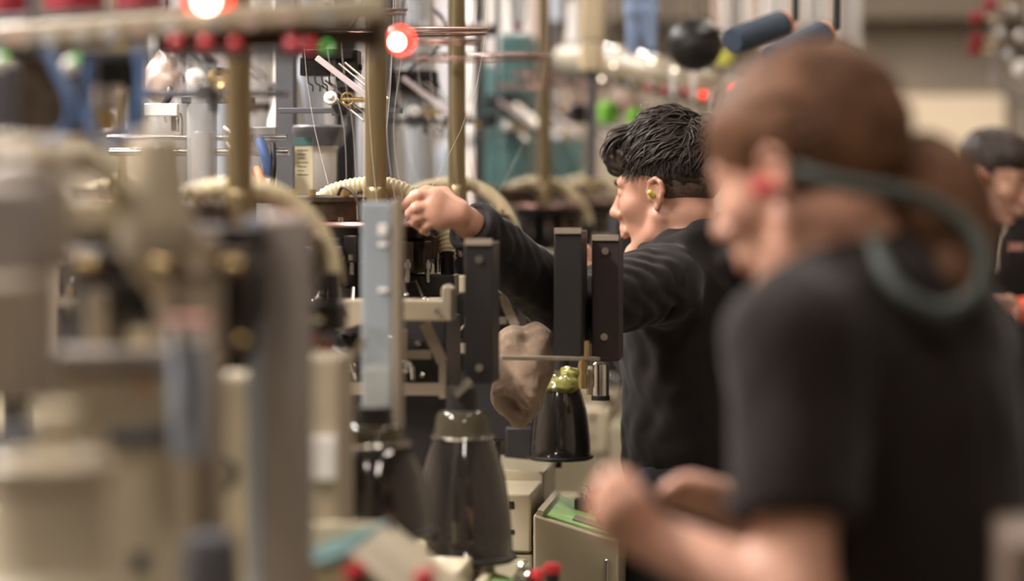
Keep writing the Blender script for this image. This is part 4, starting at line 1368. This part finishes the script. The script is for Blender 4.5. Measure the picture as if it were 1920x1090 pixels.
MB().bar(loc(M0, 340, 478, 3.0), loc(M0, 398, 478, 3.0), .01, .006).build('brass_strip', M['brass_bright'], M0)
boxpx(M0, 332, 402, 520, 3000, 3.05, .06, 'frame_post', 'taupe', .004)
q = loc(M0, 355, 860, 2.9)
tb = MB().lathe([(.016, 0), (.019, .006), (.019, .132), (.017, .136)], q, n=28).build('oil_tube', M['bluegrey'], M0)
MB().lathe([(.0215, .136), (.0225, .139), (.0225, .143), (.02, .145)], q, n=28).build('tube_ring', M['pinkmark'], tb)
MB().lathe([(.0205, .118), (.0205, .135)], q, n=28).build('tube_highlight', M['white'], tb)  # white band stands in for the highlight near the tube's top
MB().tube(curve_pts([loc(M0, x, y, 2.88) for x, y in ((335, 620), (346, 680), (352, 740), (344, 800))], 6), .006, 10).build('oil_hose', M['slate'], M0)
q = loc(M0, 395, 1090, 2.85)
MB().lathe([(.028, -.06), (.03, .02), (.026, .045), (.012, .05)], q, n=28).build('small_motor', M['slate'], M0)
MB().ball(loc(M0, 442, 1000, 3.05), .0058, 14).build('brass_nut', M['brass_bright'], M0)
MB().box(loc(M0, 262, 1055, 2.9), (.016, .02, .022)).build('latch', M['rubber'], M0, bevel=.003)
for i, ctrl in enumerate((((88, 92, 3.35), (112, 140, 3.34), (133, 190, 3.33), (130, 235, 3.33), (100, 262, 3.34), (70, 262, 3.34)),
                          ((262, 92, 3.36), (268, 150, 3.35), (262, 205, 3.34), (240, 250, 3.34), (200, 268, 3.35), (172, 245, 3.35), (164, 190, 3.36), (168, 110, 3.36)))):
    tag(MB().tube(curve_pts([P(*c) for c in ctrl], 10), .0068, 12).build('air_hose', M['bluehose']), ['blue air hose curving down under the feeder bar at the far left', 'blue air hose looping round the black valve box under the feeder bar'][i], 'hose', 'blue air hoses')
vb = boxpx(M0, 182, 234, 104, 162, 3.52, .05, 'valve_box', 'black', .003)
boxpx(M0, 232, 262, 104, 250, 3.55, .04, 'black_strap', 'rubber', .003)
q = loc(M0, 200, 203, 3.5)
MB().lathe([(.018, 0), (.018, .026), (.016, .028)], q, n=30).build('chrome_sleeve', M['chrome'], M0)
MB().lathe([(.012, -.03), (.015, -.012), (.010, -.004), (.014, 0)], q, n=24).build('brass_fitting', M['brass_bright'], M0)
for x, y in ((8, 105), (142, 110)):
    q = loc(M0, x, y, 3.42)
    MB().ball(q + Vector((-.008, .006, -.008)), .010, 14).build('lamp_housing', M['white'], M0)
    MB().ball(q, .0045, 12).build('green_lamp', M['led_green'], M0)
boxpx(M0, -60, 24, 120, 250, 3.6, .05, 'frame_panel', 'slate', .003)
boxpx(M0, 24, 180, 104, 262, 3.75, .03, 'frame_panel', 'darkmech', .003)

# ------------------------------------------------------------------ feeder bar across the upper left, with its lamps
fb = empty('yarn_feeder_bar', P(330, 70, 3.5), 'long beige feeder bar with red indicators across the upper left', 'feeder bar', rz=0)
bpy.context.view_layer.update()
K = lambda o: keep(o, fb)
K(MB().bar(P(-80, 78, 3.5), P(722, 16, 3.5), .05, .030).build('beam', M['beige_warm'], bevel=.006))
K(MB().bar(P(-80, 100, 3.49), P(565, 104, 3.49), .03, .010).build('lower_rail', M['slate'], bevel=.002))
K(MB().bar(P(300, 74, 3.52), P(715, 70, 3.52), .03, .026).build('dark_channel', M['darkmech'], bevel=.002))
K(MB().bar(P(-80, 45, 3.53), P(340, 20, 3.53), .02, .014).build('upper_rail', M['slate'], bevel=.002))
K(MB().bar(P(712, 30, 3.52), P(712, 108, 3.52), .016, .03).build('end_bracket', M['taupe'], bevel=.003))
for x in (60, 640):
    q = P(x, 78 - (x + 80) / 802 * 62, 3.5)
    K(MB().cyl(q, (q.x, q.y, ZC), .006, n=10).build('hanger', M['slate']))
for i, x in enumerate((-10, 18, 42, 66, 92, 150, 205, 262, 318, 400, 470, 540, 610)):
    y = 78 - (x + 80) / 802 * 62
    K(MB().cyl(P(x, y + 4, 3.48), P(x, y + 4, 3.455), .0085 if i % 2 else .0105, n=18).build('beam_knob', M['white' if i in (4, 5, 6, 8) else ('tube_pink' if i % 3 else 'tube_grey')]))
    K(MB().cyl(P(x + 14, y - 20, 3.5), P(x + 14, y - 4, 3.5), .004, n=10).build('yarn_guide', M['steel']))
for x, y in ((330, 80), (386, 82), (442, 84), (548, 84), (582, 86)):
    K(MB().ball(P(x, y, 3.46), .0098, 16).build('red_indicator', M['led_red']))
K(MB().ball(P(613, 88, 3.46), .005, 14).build('green_indicator', M['led_green']))
for i, (x, y, d, r, lab) in enumerate(((752, 76, 4.15, .0215, 'glowing red signal lamp hanging at the right end of the feeder bar'), (391, -2, 3.5, .030, 'glowing red signal lamp at the top edge above the feeder bar'))):
    o = empty('signal_lamp', P(x, y, d), lab, 'lamp', 'red signal lamps', 0)
    MB().ball((0, 0, 0), r, 24).build('lens', M['lamp_red'], o)
    MB().ball((-.005 if i == 0 else 0, -r * .85, -.003), r * .48, 18).build('bulb', M['lamp_hot'], o)
    MB().cyl((0, r * .5, 0), (0, r * 1.6, 0), r * .8, n=20).build('socket', M['rubber'], o)
    MB().cyl((0, r * 1.5, 0), (0, r * 1.5, ZC - P(x, y, d).z), .004, n=10).build('lamp_cord', M['slate'], o)
for i, (x, y, rr, hh) in enumerate(((15, -5, .038, .10), (138, -12, .040, .10), (262, 22, .038, .08))):
    o = MB().lathe([(rr, 0), (rr, hh * .05), (rr * .6, hh), (rr * .3, hh)], P(x, y + 30, 3.75), n=32).build('yarn_cone', M['yarn_red'])
    tag(o, ['dark red yarn cone at the top left corner', 'dark red yarn cone second from the top left corner', 'dark red yarn cone left of the upper signal lamp'][i], 'yarn cone', 'dark red yarn cones')

# ------------------------------------------------------------------ sock, film and small things between the machines
s = Soft(axis(P(915, 0, 5.05).x, P(1050, 0, 5.05).x, .0028), axis(4.93, 5.16, .0028), axis(P(0, 815, 5.05).z, P(0, 600, 5.05).z, .0028))
s.chain([P(960, 640, 5.05), P(978, 690, 5.05), P(966, 745, 5.03)], [.026, .032, .034], .02)
s.chain([P(1008, 634, 5.06), P(1000, 690, 5.06), P(985, 750, 5.04)], [.027, .028, .030], .02)
s.cap(P(948, 655, 5.04), P(935, 745, 5.03), .012, .012, .02)
s.cap(P(963, 752, 5.03), P(972, 786, 5.03), .030, .014, .02)
s.cap(P(956, 758, 4.985), P(968, 772, 5.01), .016, .012, .010, 'sub')
s.cap(P(932, 735, 5.0), P(960, 728, 4.99), .005, .008, .012)
s.cap(P(960, 728, 4.985), P(992, 765, 4.99), .009, .006, .012)
s.folds(.010, 70, 21)
tag(s.build('sock', M['sock']), 'crumpled beige knitted sock hanging behind the rail beside the black plate', 'sock')
s = Soft(axis(P(1010, 0, 5.6).x, P(1100, 0, 5.6).x, .0025), axis(5.52, 5.70, .0025), axis(P(0, 745, 5.6).z, P(0, 680, 5.6).z, .0025))
s.ell(P(1052, 722, 5.6), (.034, .035, .018), None, .01).ell(P(1068, 706, 5.6), (.020, .024, .018), None, .012)
s.folds(.016, 130, 5)
tag(s.build('plastic_film', M['yellowgreen']), 'crumpled yellow-green plastic film lying on top of the small smoky funnel', 'plastic film')

for i, (x, wd, d, m, y1, lab) in enumerate(((537, .0395, 5.90, 'slate', 362, 'slate grey square frame post, leftmost and sharpest of the dark posts'),
                                         (649, .042, 6.64, 'rubber', 352, 'black square frame post between the first two brass poles'),
                                         (722, .038, 7.24, 'slate', 372, 'dark square frame post close behind the brass pole by the lamp'),
                                         (898, .038, 9.22, 'rubber', 352, 'thin black square frame post right of the third brass pole'))):
    p = P(x, 330, d)
    o = MB().box((0, 0, 1.5), (wd, wd, 3.0)).build('frame_post', M[m], bevel=.002)
    o.matrix_world = Matrix.Translation((p.x, p.y, 0)) @ Matrix.Rotation(-ANG, 4, 'Z')
    tag(o, lab, 'post', 'dark frame posts behind the front row')


def stand(name, x, y, d, label, cat, group=None, shelf=True):
    """an Empty at a spot of the shelf behind the front row"""
    return empty(name, P(x, y, d), label, cat, group)


# shelf the jars and tubes stand on, behind the machines
sh = empty('rear_shelf', P(470, 366, 5.75), 'narrow dark shelf behind the front machines carrying jar and tubes', 'shelf')
MB().box((.02, .0, -.008), (.36, .16, .014)).build('shelf_board', M['darkmech'], sh, bevel=.002)
for x in (-.14, -.02):
    zz = sh.location.z
    MB().box((x, .06, -zz / 2 - .008), (.03, .03, zz - .016)).build('leg', M['slate'], sh)
j = stand('jar', 598, 363, 5.75, 'cloudy plastic jar with wide dark cap behind the label card', 'jar')
MB().lathe([(.034, 0), (.036, .004), (.036, .085), (.040, .094), (.040, .098)], n=32).build('jar_body', M['tube_white'], j)
MB().lathe([(.050, .096), (.051, .10), (.051, .118), (.054, .122), (.054, .134), (.05, .138)], n=36).build('cap', M['slate'], j)
q = P(570, 362, 5.62)
lc = empty('label_card', q, 'cream label card with teal top strip leaning against the jar', 'card')
MB().box((0, 0, .055), (.036, .003, .11)).build('card', M['card'], lc)
MB().box((0, -.0025, .102), (.036, .003, .016)).build('teal_strip', M['teal'], lc)
for k in range(7):
    MB().box((-.002 - .002 * (k % 3), -.002, .084 - .008 * k), (.022 - .004 * (k % 3), .001, .0018)).build('print_line', M['ink'], lc)
ac = stand('acrylic_cylinder', 379, 362, 5.45, 'clear acrylic cylinder with grey collar left of the first brass pole', 'cylinder')
MB().lathe([(.028, .012), (.0295, .012), (.0295, .34), (.028, .34), (.028, .012)], n=36).build('cylinder_wall', M['clear'], ac)
MB().lathe([(.020, .014), (.021, .10), (.018, .115), (.010, .12)], n=28).build('inner_tube', M['tube_pink'], ac)
MB().lathe([(.013, .118), (.015, .13), (.012, .145), (1e-4, .15)], n=20).build('inner_float', M['clear'], ac)
MB().box((.008, 0, .178), (.085, .05, .014)).build('cylinder_collar', M['slate'], ac, bevel=.002)
MB().lathe([(.022, -.002), (.022, .013)], n=28).build('foot', M['rubber'], ac)
for i, (x, y, w_, h_, m, lab, nm, d) in enumerate(((303, 206, .066, .024, 'white', 'white flat bracket plate beside the acrylic cylinder', 'bracket_plate', 5.5),
                                        (492, 262, .056, .050, 'tube_grey', 'grey drilled mounting plate left of the slate post', 'mounting_plate', 5.6),
                                        (328, 232, .014, .032, 'chrome', 'short chrome stud under the white bracket plate', 'stud', 5.5))):
    p = P(x, y, d)
    o = MB().box((0, 0, 0), (w_, .02, h_)).build(nm, M[m], bevel=.002)
    o.matrix_world = Matrix.Translation(p) @ Matrix.Rotation(-ANG, 4, 'Z')
    tag(o, lab, nm.replace('_', ' '))
rr = empty('steel_rail', P(350, 258, 5.6), 'long horizontal steel rail low behind the acrylic cylinder', 'rail')
MB().cyl((-.16, 0, 0), (.2, 0, 0), .006).cyl((-.16, .02, -.028), (.2, .02, -.028), .008).build('rail_bar', M['steel'], rr)
MB().tube(curve_pts([(-.04, 0, .03), (-.04, -.01, .045), (-.01, -.01, .045), (-.01, 0, .0)], 6), .0025, 8).build('wire_clip', M['steel'], rr)
for k in range(2):
    MB().tube(curve_pts([(.075 + .006 * k, 0, .02 - .03 * k), (.1, -.01, .0 - .03 * k), (.112, -.01, -.05 - .02 * k)], 6), .004, 8).build('white_cable', M['white'], rr)
for i, (x0, y0, x1, y1, r, m, lab) in enumerate(((486, 262, 505, 330, .010, 'bluepaint', 'blue strap hanging down left of the slate post'), (480, 318, 490, 360, .010, 'orange', 'orange strap end below the blue strap'),
                                            (512, 270, 508, 360, .0055, 'rubber', 'black cable hanging along the slate post'), (308, 196, 318, 168, .007, 'rubber', 'dark diagonal strap on the pale cloth'))):
    tag(MB().tube(curve_pts([P(x0, y0, 5.55), P((x0 + x1) / 2 + 3, (y0 + y1) / 2, 5.53), P(x1, y1, 5.55)], 6), r, 10).build('cable' if m == 'rubber' else 'strap', M[m]), lab, 'cable' if m == 'rubber' else 'strap')
s = Soft(axis(P(255, 0, 6).x, P(350, 0, 6).x, .005), axis(5.9, 6.12, .005), axis(P(0, 205, 6).z, P(0, 90, 6).z, .005))
s.ell(P(303, 150, 6), (.038, .05, .048), None, .02).ell(P(318, 130, 6), (.022, .04, .05), None, .02)
s.folds(.012, 80, 31)
cbn = s.build('cloth_bundle', M['tube_pink'])
keep(MB().cyl(P(312, 110, 6), P(312, 110, 6) + Vector((0, 0, ZC - P(312, 110, 6).z)), .004, n=8).build('cord', M['rubber'], cbn), cbn)
tag(cbn, 'pale pink cloth bundle left of the acrylic cylinder', 'cloth')

# ------------------------------------------------------------------ pale suction tubes, clamps and cones crowding behind the machines
pal = ['tube_white', 'tube_white', 'tube_white', 'tube_blue', 'tube_pink', 'tube_grey', 'clear']
protos = {}
rt = random.Random(11)
spots = []
for X_, y in ((-1.17, 5.75), (-1.30, 5.45), (-1.43, 5.6)):
    while y < 12.4:
        spots.append((X_ + rt.uniform(-.02, .02), y))
        y += max(.10, 24 * y * y / (5333 * -X_)) * rt.uniform(.85, 1.5)


def suction_tube(m, kind):
    o = empty('suction_tube', (0, 0, 0), '', 'tube', None, 0)
    if kind == 0:
        MB().lathe([(.031, 1.30), (.033, 1.31), (.033, 2.9), (.03, 2.92)], n=24).build('tube', M[m], o)
    elif kind == 1:
        MB().lathe([(.024, 1.40), (.030, 1.41), (.036, 1.44), (.036, 1.60), (.026, 1.68), (.016, 1.71), (.016, 1.80), (.028, 1.84), (.028, 2.9)], n=24).build('tube', M[m], o)
    else:
        MB().lathe([(.034, 1.42), (.036, 1.43), (.034, 1.56), (.020, 1.585), (.012, 1.60), (.012, 2.9)], n=24).build('tube', M[m], o)
    MB().cyl((0, 0, 0), (0, 0, 1.42), .016).build('foot_pipe', M['slate'], o)
    z = (1.70, 1.82, 1.62)[kind]
    MB().lathe([(.038 if kind == 0 else .02, z), (.038 if kind == 0 else .02, z + .018)], n=20).box((.03, 0, z + .01), (.06, .03, .016)).build('clamp', M['slate' if kind else 'darkmech'], o)
    if kind:
        MB().lathe([(.039, 1.47), (.039, 1.475)], n=24).build('tube_ring', M['steel'], o)
    return o


for X_, y in spots:
    p = ROW @ Vector((X_, y, 0))
    px = 960 + F * p.x / p.y
    if (938 < px < 1004 and p.y < 9.2) or (880 < px < 950 and 9.9 < p.y < 11) or p.y < 5.95 or (p - P(303, 330, 6).xy.to_3d()).length < .12:
        continue
    if any(abs(px - q_) * p.y / F < .075 and abs(p.y - d_) < .12 for q_, d_ in ((537, 5.9), (649, 6.64), (722, 7.24), (898, 9.22))):
        continue
    m = rt.choice(pal)
    kind = rt.choice((0, 0, 1, 1, 2))
    if (m, kind) not in protos:
        protos[(m, kind)] = t = suction_tube(m, kind)
    else:
        t = copy_tree(protos[(m, kind)])
    sc = rt.uniform(.65, 1.2)
    t.matrix_world = Matrix.Translation((p.x, p.y, 0)) @ Matrix.Rotation(rt.uniform(0, 6), 4, 'Z') @ Matrix.Diagonal((sc, sc, rt.uniform(.96, 1.06), 1))
    colr = {'tube_white': 'white', 'tube_blue': 'pale blue', 'tube_pink': 'pale pink', 'tube_grey': 'grey', 'clear': 'clear'}[m]
    tag(t, colr + ' upright suction tube in the blurred thicket behind the front machines', 'tube', colr + ' suction tubes')
# teal cabinets
for i, (x0, x1, y0, y1, d, lab) in enumerate(((946, 1000, 62, 345, 8.6, 'tall teal cabinet behind the black post and the slim brass pole'), (898, 938, 118, 345, 10.4, 'teal cabinet half hidden behind the black post'), (1012, 1100, 255, 345, 10.8, 'low teal cabinet right of the slim brass pole'))):
    a, b_ = P(x0, y1, d), P(x1, y0, d)
    c = empty('teal_cabinet', ((a.x + b_.x) / 2, d + .2, 0), lab, 'cabinet', None, -ANG)
    MB().box((0, 0, b_.z / 2), (b_.x - a.x, .3, b_.z)).build('body', M['teal'], c, bevel=.006)
    MB().box((0, -.155, b_.z * .55), ((b_.x - a.x) * .8, .012, b_.z * .7)).build('door', M['teal'], c, bevel=.004)

# creel ring with its little glowing balls, right of the slim brass pole
cr = empty('creel_bar', P(1260, 150, 8.5), 'curved beige creel bar with small lamps above the man\'s head', 'creel bar', None, 0)
bpy.context.view_layer.update()
K2 = lambda o: keep(o, cr)
arc = curve_pts([P(x, y, d) for x, y, d in ((1062, 112, 8.9), (1130, 118, 8.5), (1200, 130, 8.3), (1280, 150, 8.2), (1350, 170, 8.25), (1430, 192, 8.5), (1520, 205, 9.0))], 8)
K2(MB().tube(arc, .046, 12).build('bar', M['beige_warm']))
K2(MB().tube([p + Vector((0, 0, .045)) for p in arc], .012, 10).build('upper_bar', M['steel']))
K2(MB().tube([p + Vector((0, -.01, -.045)) for p in arc], .016, 10).build('lower_bar', M['darkmech']))
for k in range(2, len(arc) - 1, 2):
    p = arc[k]
    f = K2(MB().cyl(p + Vector((0, -.035, .03)), p + Vector((0, -.055, -.055)), .010, .007, 10).build('yarn_finger', M['tube_white' if k % 4 else 'beige_warm']))
for x, y, m in ((1155, 90, 'tube_light'), (1150, 122, 'tube_light'), (1222, 115, 'tube_light'), (1265, 131, 'tube_light'), (1128, 148, 'tube_light'), (1319, 178, 'lamp_red'), (1284, 172, 'led_red'), (1245, 170, 'led_red'), (1215, 165, 'led_red'), (1377, 168, 'lamp_red')):
    K2(MB().ball(P(x, y, 8.1), .0055 if m == 'tube_light' else .011, 12).build('glow_ball' if m == 'tube_light' else 'indicator', M['glow_ball' if m == 'tube_light' else m]))  # pale emissive balls and red indicators along the bar
for i, (x, y, d, r, h, m, lab) in enumerate(((1140, 232, 8.46, .028, .066, 'yarn_green', 'bright green yarn bobbin left of the man\'s hair'), (1192, 240, 8.33, .026, .055, 'yarn_green', 'bright green yarn bobbin just above the man\'s fringe'), (1318, 250, 8.22, .034, .05, 'yarn_green', 'bright green yarn bobbin above the back of the man\'s head'),
                                       (1360, 122, 8.26, .024, .04, 'earplug', 'yellow-green bobbin beside the round black drum'), (1086, 232, 8.75, .026, .06, 'rubber', 'black sensor block left of the bright green bobbins'))):
    o = empty('yarn_bobbin' if i != 4 else 'sensor_block', P(x, y, d), lab, 'bobbin' if i != 4 else 'sensor')
    MB().lathe([(r * .9, 0), (r, h * .1), (r, h * .85), (r * .7, h)], n=24).build('yarn_wrap' if i != 4 else 'sensor_body', M[m], o)
    MB().cyl((0, 0, -.09 if i == 3 else 0), (0, 0, h * 1.05 if i == 3 else h + .075), .006, n=10).build('spindle', M['steel'], o)
o = empty('black_drum', P(1303, 84, 7.4), 'round black drum left of the navy spools', 'drum', None, 0)
MB().ball((0, 0, 0), .073, 28, (1, 1, .95)).build('shell', M['black'], o)
MB().torus((0, 0, .022), .071, .005, Matrix.Rotation(R(-12), 3, 'Y'), 36, 8).build('drum_rim', M['rubber'], o)
MB().cyl((0, 0, .05), (.0, .0, .5), .008).build('hanger', M['steel'], o)
for i, (x0, y0, x1, y1, d, lab) in enumerate(((1372, 77, 1466, 46, 6.4, 'navy yarn spool lying slanted beside the round black drum'), (1448, 112, 1543, 66, 6.1, 'navy yarn spool lying slanted just above the woman\'s hair'))):
    a, b_ = P(x0, y0, d), P(x1, y1, d + .12)
    o = empty('yarn_spool', (a + b_) / 2, lab, 'spool', 'navy spools', 0)
    q = (b_ - a).to_track_quat('Z', 'Y').to_matrix()
    L = (b_ - a).length
    MB().lathe([(.026, -L / 2), (.030, -L / 2 + .004), (.033, L / 2 - .004), (.030, L / 2)], (0, 0, 0), q, 32).build('yarn_wrap', M['yarn_navy'], o)
    MB().lathe([(.028, L / 2 - .001), (.030, L / 2 + .008), (.020, L / 2 + .010)], (0, 0, 0), q, 28).build('spool_core', M['orange'], o)
    v = q @ Vector((0, 0, 1))
    MB().tube([v * (L / 2), v * (L / 2 + .05), v * (L / 2 + .06) + Vector((0, 0, .6))], .008, 10).build('spool_arm', M['rubber'], o)
o = empty('cone_column', P(1110, 132, 8.0), 'thick cream column of stacked yarn cones above the creel bar', 'yarn column', None, 0)
for z, r in ((0, .036), (.085, .033)):
    MB().lathe([(r, z), (r + .002, z + .006), (r * .92, z + .080 if z == 0 else z + .5)], n=32).build('yarn_cone', M['yarn_cream'], o)
MB().cyl((0, 0, -.3), (0, 0, .9), .012).build('column_pipe', M['slate'], o)
s = Soft(axis(P(1160, 0, 7.8).x, P(1245, 0, 7.8).x, .004), axis(7.7, 7.9, .004), axis(P(0, 115, 7.8).z, P(0, -70, 7.8).z, .004))
s.chain([P(1190, -50, 7.8), P(1188, 20, 7.8), P(1186, 92, 7.8)], [.026, .024, .017], .012)
s.chain([P(1216, -50, 7.8), P(1218, 20, 7.8), P(1220, 92, 7.8)], [.026, .024, .017], .012)
s.folds(.006, 70, 14)
tag(s.build('sock_pair', M['denim']), 'pair of light blue knitted socks hanging over the creel bar', 'sock')

# tubes high up over the far right end of the row
for k in range(15):
    px = 1345 + k * 18.5 + rt.uniform(-2, 2)
    m = rt.choice(['tube_white', 'tube_white', 'tube_grey', 'tube_pink'])
    d = rt.uniform(8.8, 10.5)
    o = empty('hanging_tube', P(px, rt.uniform(38, 95) if px < 1560 else rt.uniform(60, 150), d), '%s tube hanging high in the bright cluster above the navy spools' % {'tube_white': 'white', 'tube_grey': 'grey', 'tube_pink': 'pale pink'}[m], 'tube', '%s hanging tubes' % {'tube_white': 'white', 'tube_grey': 'grey', 'tube_pink': 'pale pink'}[m])
    MB().lathe([(.014, 0), (.017, .01), (.017, .8), (.014, .81)], n=18).build('tube', M[m], o)
    MB().lathe([(.010, -.03), (.012, 0)], n=14).build('tip', M['steel'], o)
    MB().cyl((0, 0, .8), (0, 0, ZC - o.location.z), .005, n=8).build('hanger', M['slate'], o)

# thin guide rails with porcelain eyelets among the tubes, feeder cup, pale cones
for i, (x0, x1, y, d, m, lab) in enumerate(((1040, 1255, 212, 9.3, 'ringmetal', 'rosy guide rail with eyelets right of the slim brass pole'), (738, 930, 226, 7.25, 'slate', 'dark guide rail with eyelets right of the third brass pole'),
                                     (735, 935, 58, 7.9, 'darkmech', 'upper guide rail with eyelets beside the signal lamp'), (1035, 1110, 150, 9.4, 'slate', 'short grey guide rail left of the creel bar'))):
    a, b_ = P(x0, y, d), P(x1, y, d + .25)
    o = empty('guide_rail', (a + b_) / 2, lab, 'rail', None, 0)
    h_ = (b_ - a) / 2
    MB().bar(-h_, h_, .014, .010).build('rail_bar', M[m], o)
    n_ = int((x1 - x0) / 24)
    for k in range(n_):
        p = -h_ + h_ * 2 * ((k + .5 + rt.uniform(-.2, .2)) / n_)
        if k % 3 == 1:
            MB().box(p + Vector((0, -.012, .0)), (.030, .02, .034)).build('clamp_block', M['rubber'], o, bevel=.002)
        else:
            MB().ball(p + Vector((0, -.012, .012 * rt.choice((-1, 1)))), .011, 12).build('eyelet', M[rt.choice(['tube_white', 'brass_bright', 'chrome', 'tube_pink'])], o)
    for e_ in (-h_, h_):
        MB().cyl(e_, (e_.x, e_.y, ZC - o.location.z), .005, n=8).build('hanger', M['slate'], o)
o = empty('feeder_cup', P(971, 45, 7.9), 'clear feeder cup with dark red tip between the black post and slim brass pole', 'cup', None, 0)
MB().lathe([(.017, 0), (.020, .012), (.036, .16), (.034, .16)], n=28).build('cup', M['clear'], o)
MB().lathe([(.006, -.022), (.012, -.016), (.014, .0)], n=20).build('tip', M['yarn_red'], o)
MB().cyl((0, 0, .0), (0, 0, ZC - o.location.z), .004, n=8).build('cup_hanger', M['steel'], o)
for i, (x, y, r, m, lab) in enumerate(((1042, 40, .034, 'tube_blue', 'pale blue yarn cone just right of the slim brass pole'), (1076, 80, .026, 'tube_white', 'white yarn cone left of the cream cone column'))):
    o = empty('pale_cone', P(x, y, 9.0 + .3 * i), lab, 'yarn cone', None, 0)
    MB().lathe([(r, 0), (r, .008), (r * .5, .13), (r * .4, .14)], n=24).build('yarn_wrap', M[m], o)
    MB().cyl((0, 0, .13), (0, 0, ZC - o.location.z), .005, n=8).build('cone_hanger', M['slate'], o)

# far wall: cream board, beam with shadow put into its colour; creel with red cones at the right
dA = (YF - .02) / (math.cos(ANG) + (1770 - 960) / F * math.sin(ANG))
a, b_ = ROW.inverted() @ P(1660, 178, dA), ROW.inverted() @ P(1884, 178, dA)
o = MB().box(((a.x + b_.x) / 2, YF - .02, a.z / 2), (b_.x - a.x, .03, a.z)).build('wall_board', M['wallcream'], bevel=.004, matrix=ROW.copy())
tag(o, 'tall cream board against the concrete wall behind the man in the zip jacket', 'board')
room_obj('trim_1', MB().box(((XL + XR) / 2, YF - .15, 2.42), (XR - XL, .3, .34)), M['beam_shade'])  # dark colour carries the shadow band at the top of the wall
o = empty('yarn_creel', P(1880, 330, 9.2) * 1.0, 'grey yarn creel with red bobbins at the upper right edge', 'creel')
o.location.z = 0
bpy.context.view_layer.update()
K3 = lambda q: keep(q, o)
K3(MB().bar(P(1868, -60, 9.25), P(1868, 160, 9.25), .03, .03).build('upright', M['greycol']))
K3(MB().bar(P(1866, 150, 9.2), P(1990, 250, 9.2), .04, .03).build('slanted_arm', M['greycol']))
K3(MB().bar(P(1935, -60, 9.3), P(1935, 220, 9.3), .03, .03).build('upright', M['greycol']))
q = P(1935, 330, 9.3)
K3(MB().box((q.x, q.y, q.z * .5 + .1), (.05, .05, q.z + .2)).build('leg', M['greycol']))
for x, y, r in ((1858, 8, .022), (1832, 33, .022), (1832, 74, .020), (1828, 94, .017)):
    f = K3(MB().lathe([(r * 1.05, -.02), (r * .8, .02)], P(x, y, 9.1), Matrix.Rotation(R(75), 3, 'Y'), 20).build('red_bobbin', M['yarn_red']))
    K3(MB().cyl(P(x + 6, y, 9.1), P(x + 34, y + 2, 9.15), .008, n=10).build('peg', M['yarn_cream']))
for x, y in ((1878, 62), (1912, 66), (1900, 20), (1915, 130), (1890, 105)):
    K3(MB().ball(P(x, y, 9.15), .016 if y != 130 else .03, 14).build('eyelet', M['tube_white' if y in (66, 130) else 'tube_grey']))
for x in (1868, 1900):
    K3(MB().bar(P(x, 100, 9.22), P(x + 60, 100, 9.22), .02, .02).build('cross_bar', M['greycol']))
# tan machine edge at the lower right
p = P(1912, 330, 2.72)
o = empty('tan_cabinet', (p.x + .06, p.y + .11, 0), 'out-of-focus tan cabinet cut off at the lower right corner', 'cabinet')
MB().box((0, 0, .585), (.12, .22, 1.17)).build('body', M['tanpaint'], o, bevel=.008)
MB().box((0, -.114, .60), (.09, .008, 1.0)).build('door', M['tanpaint'], o, bevel=.003)
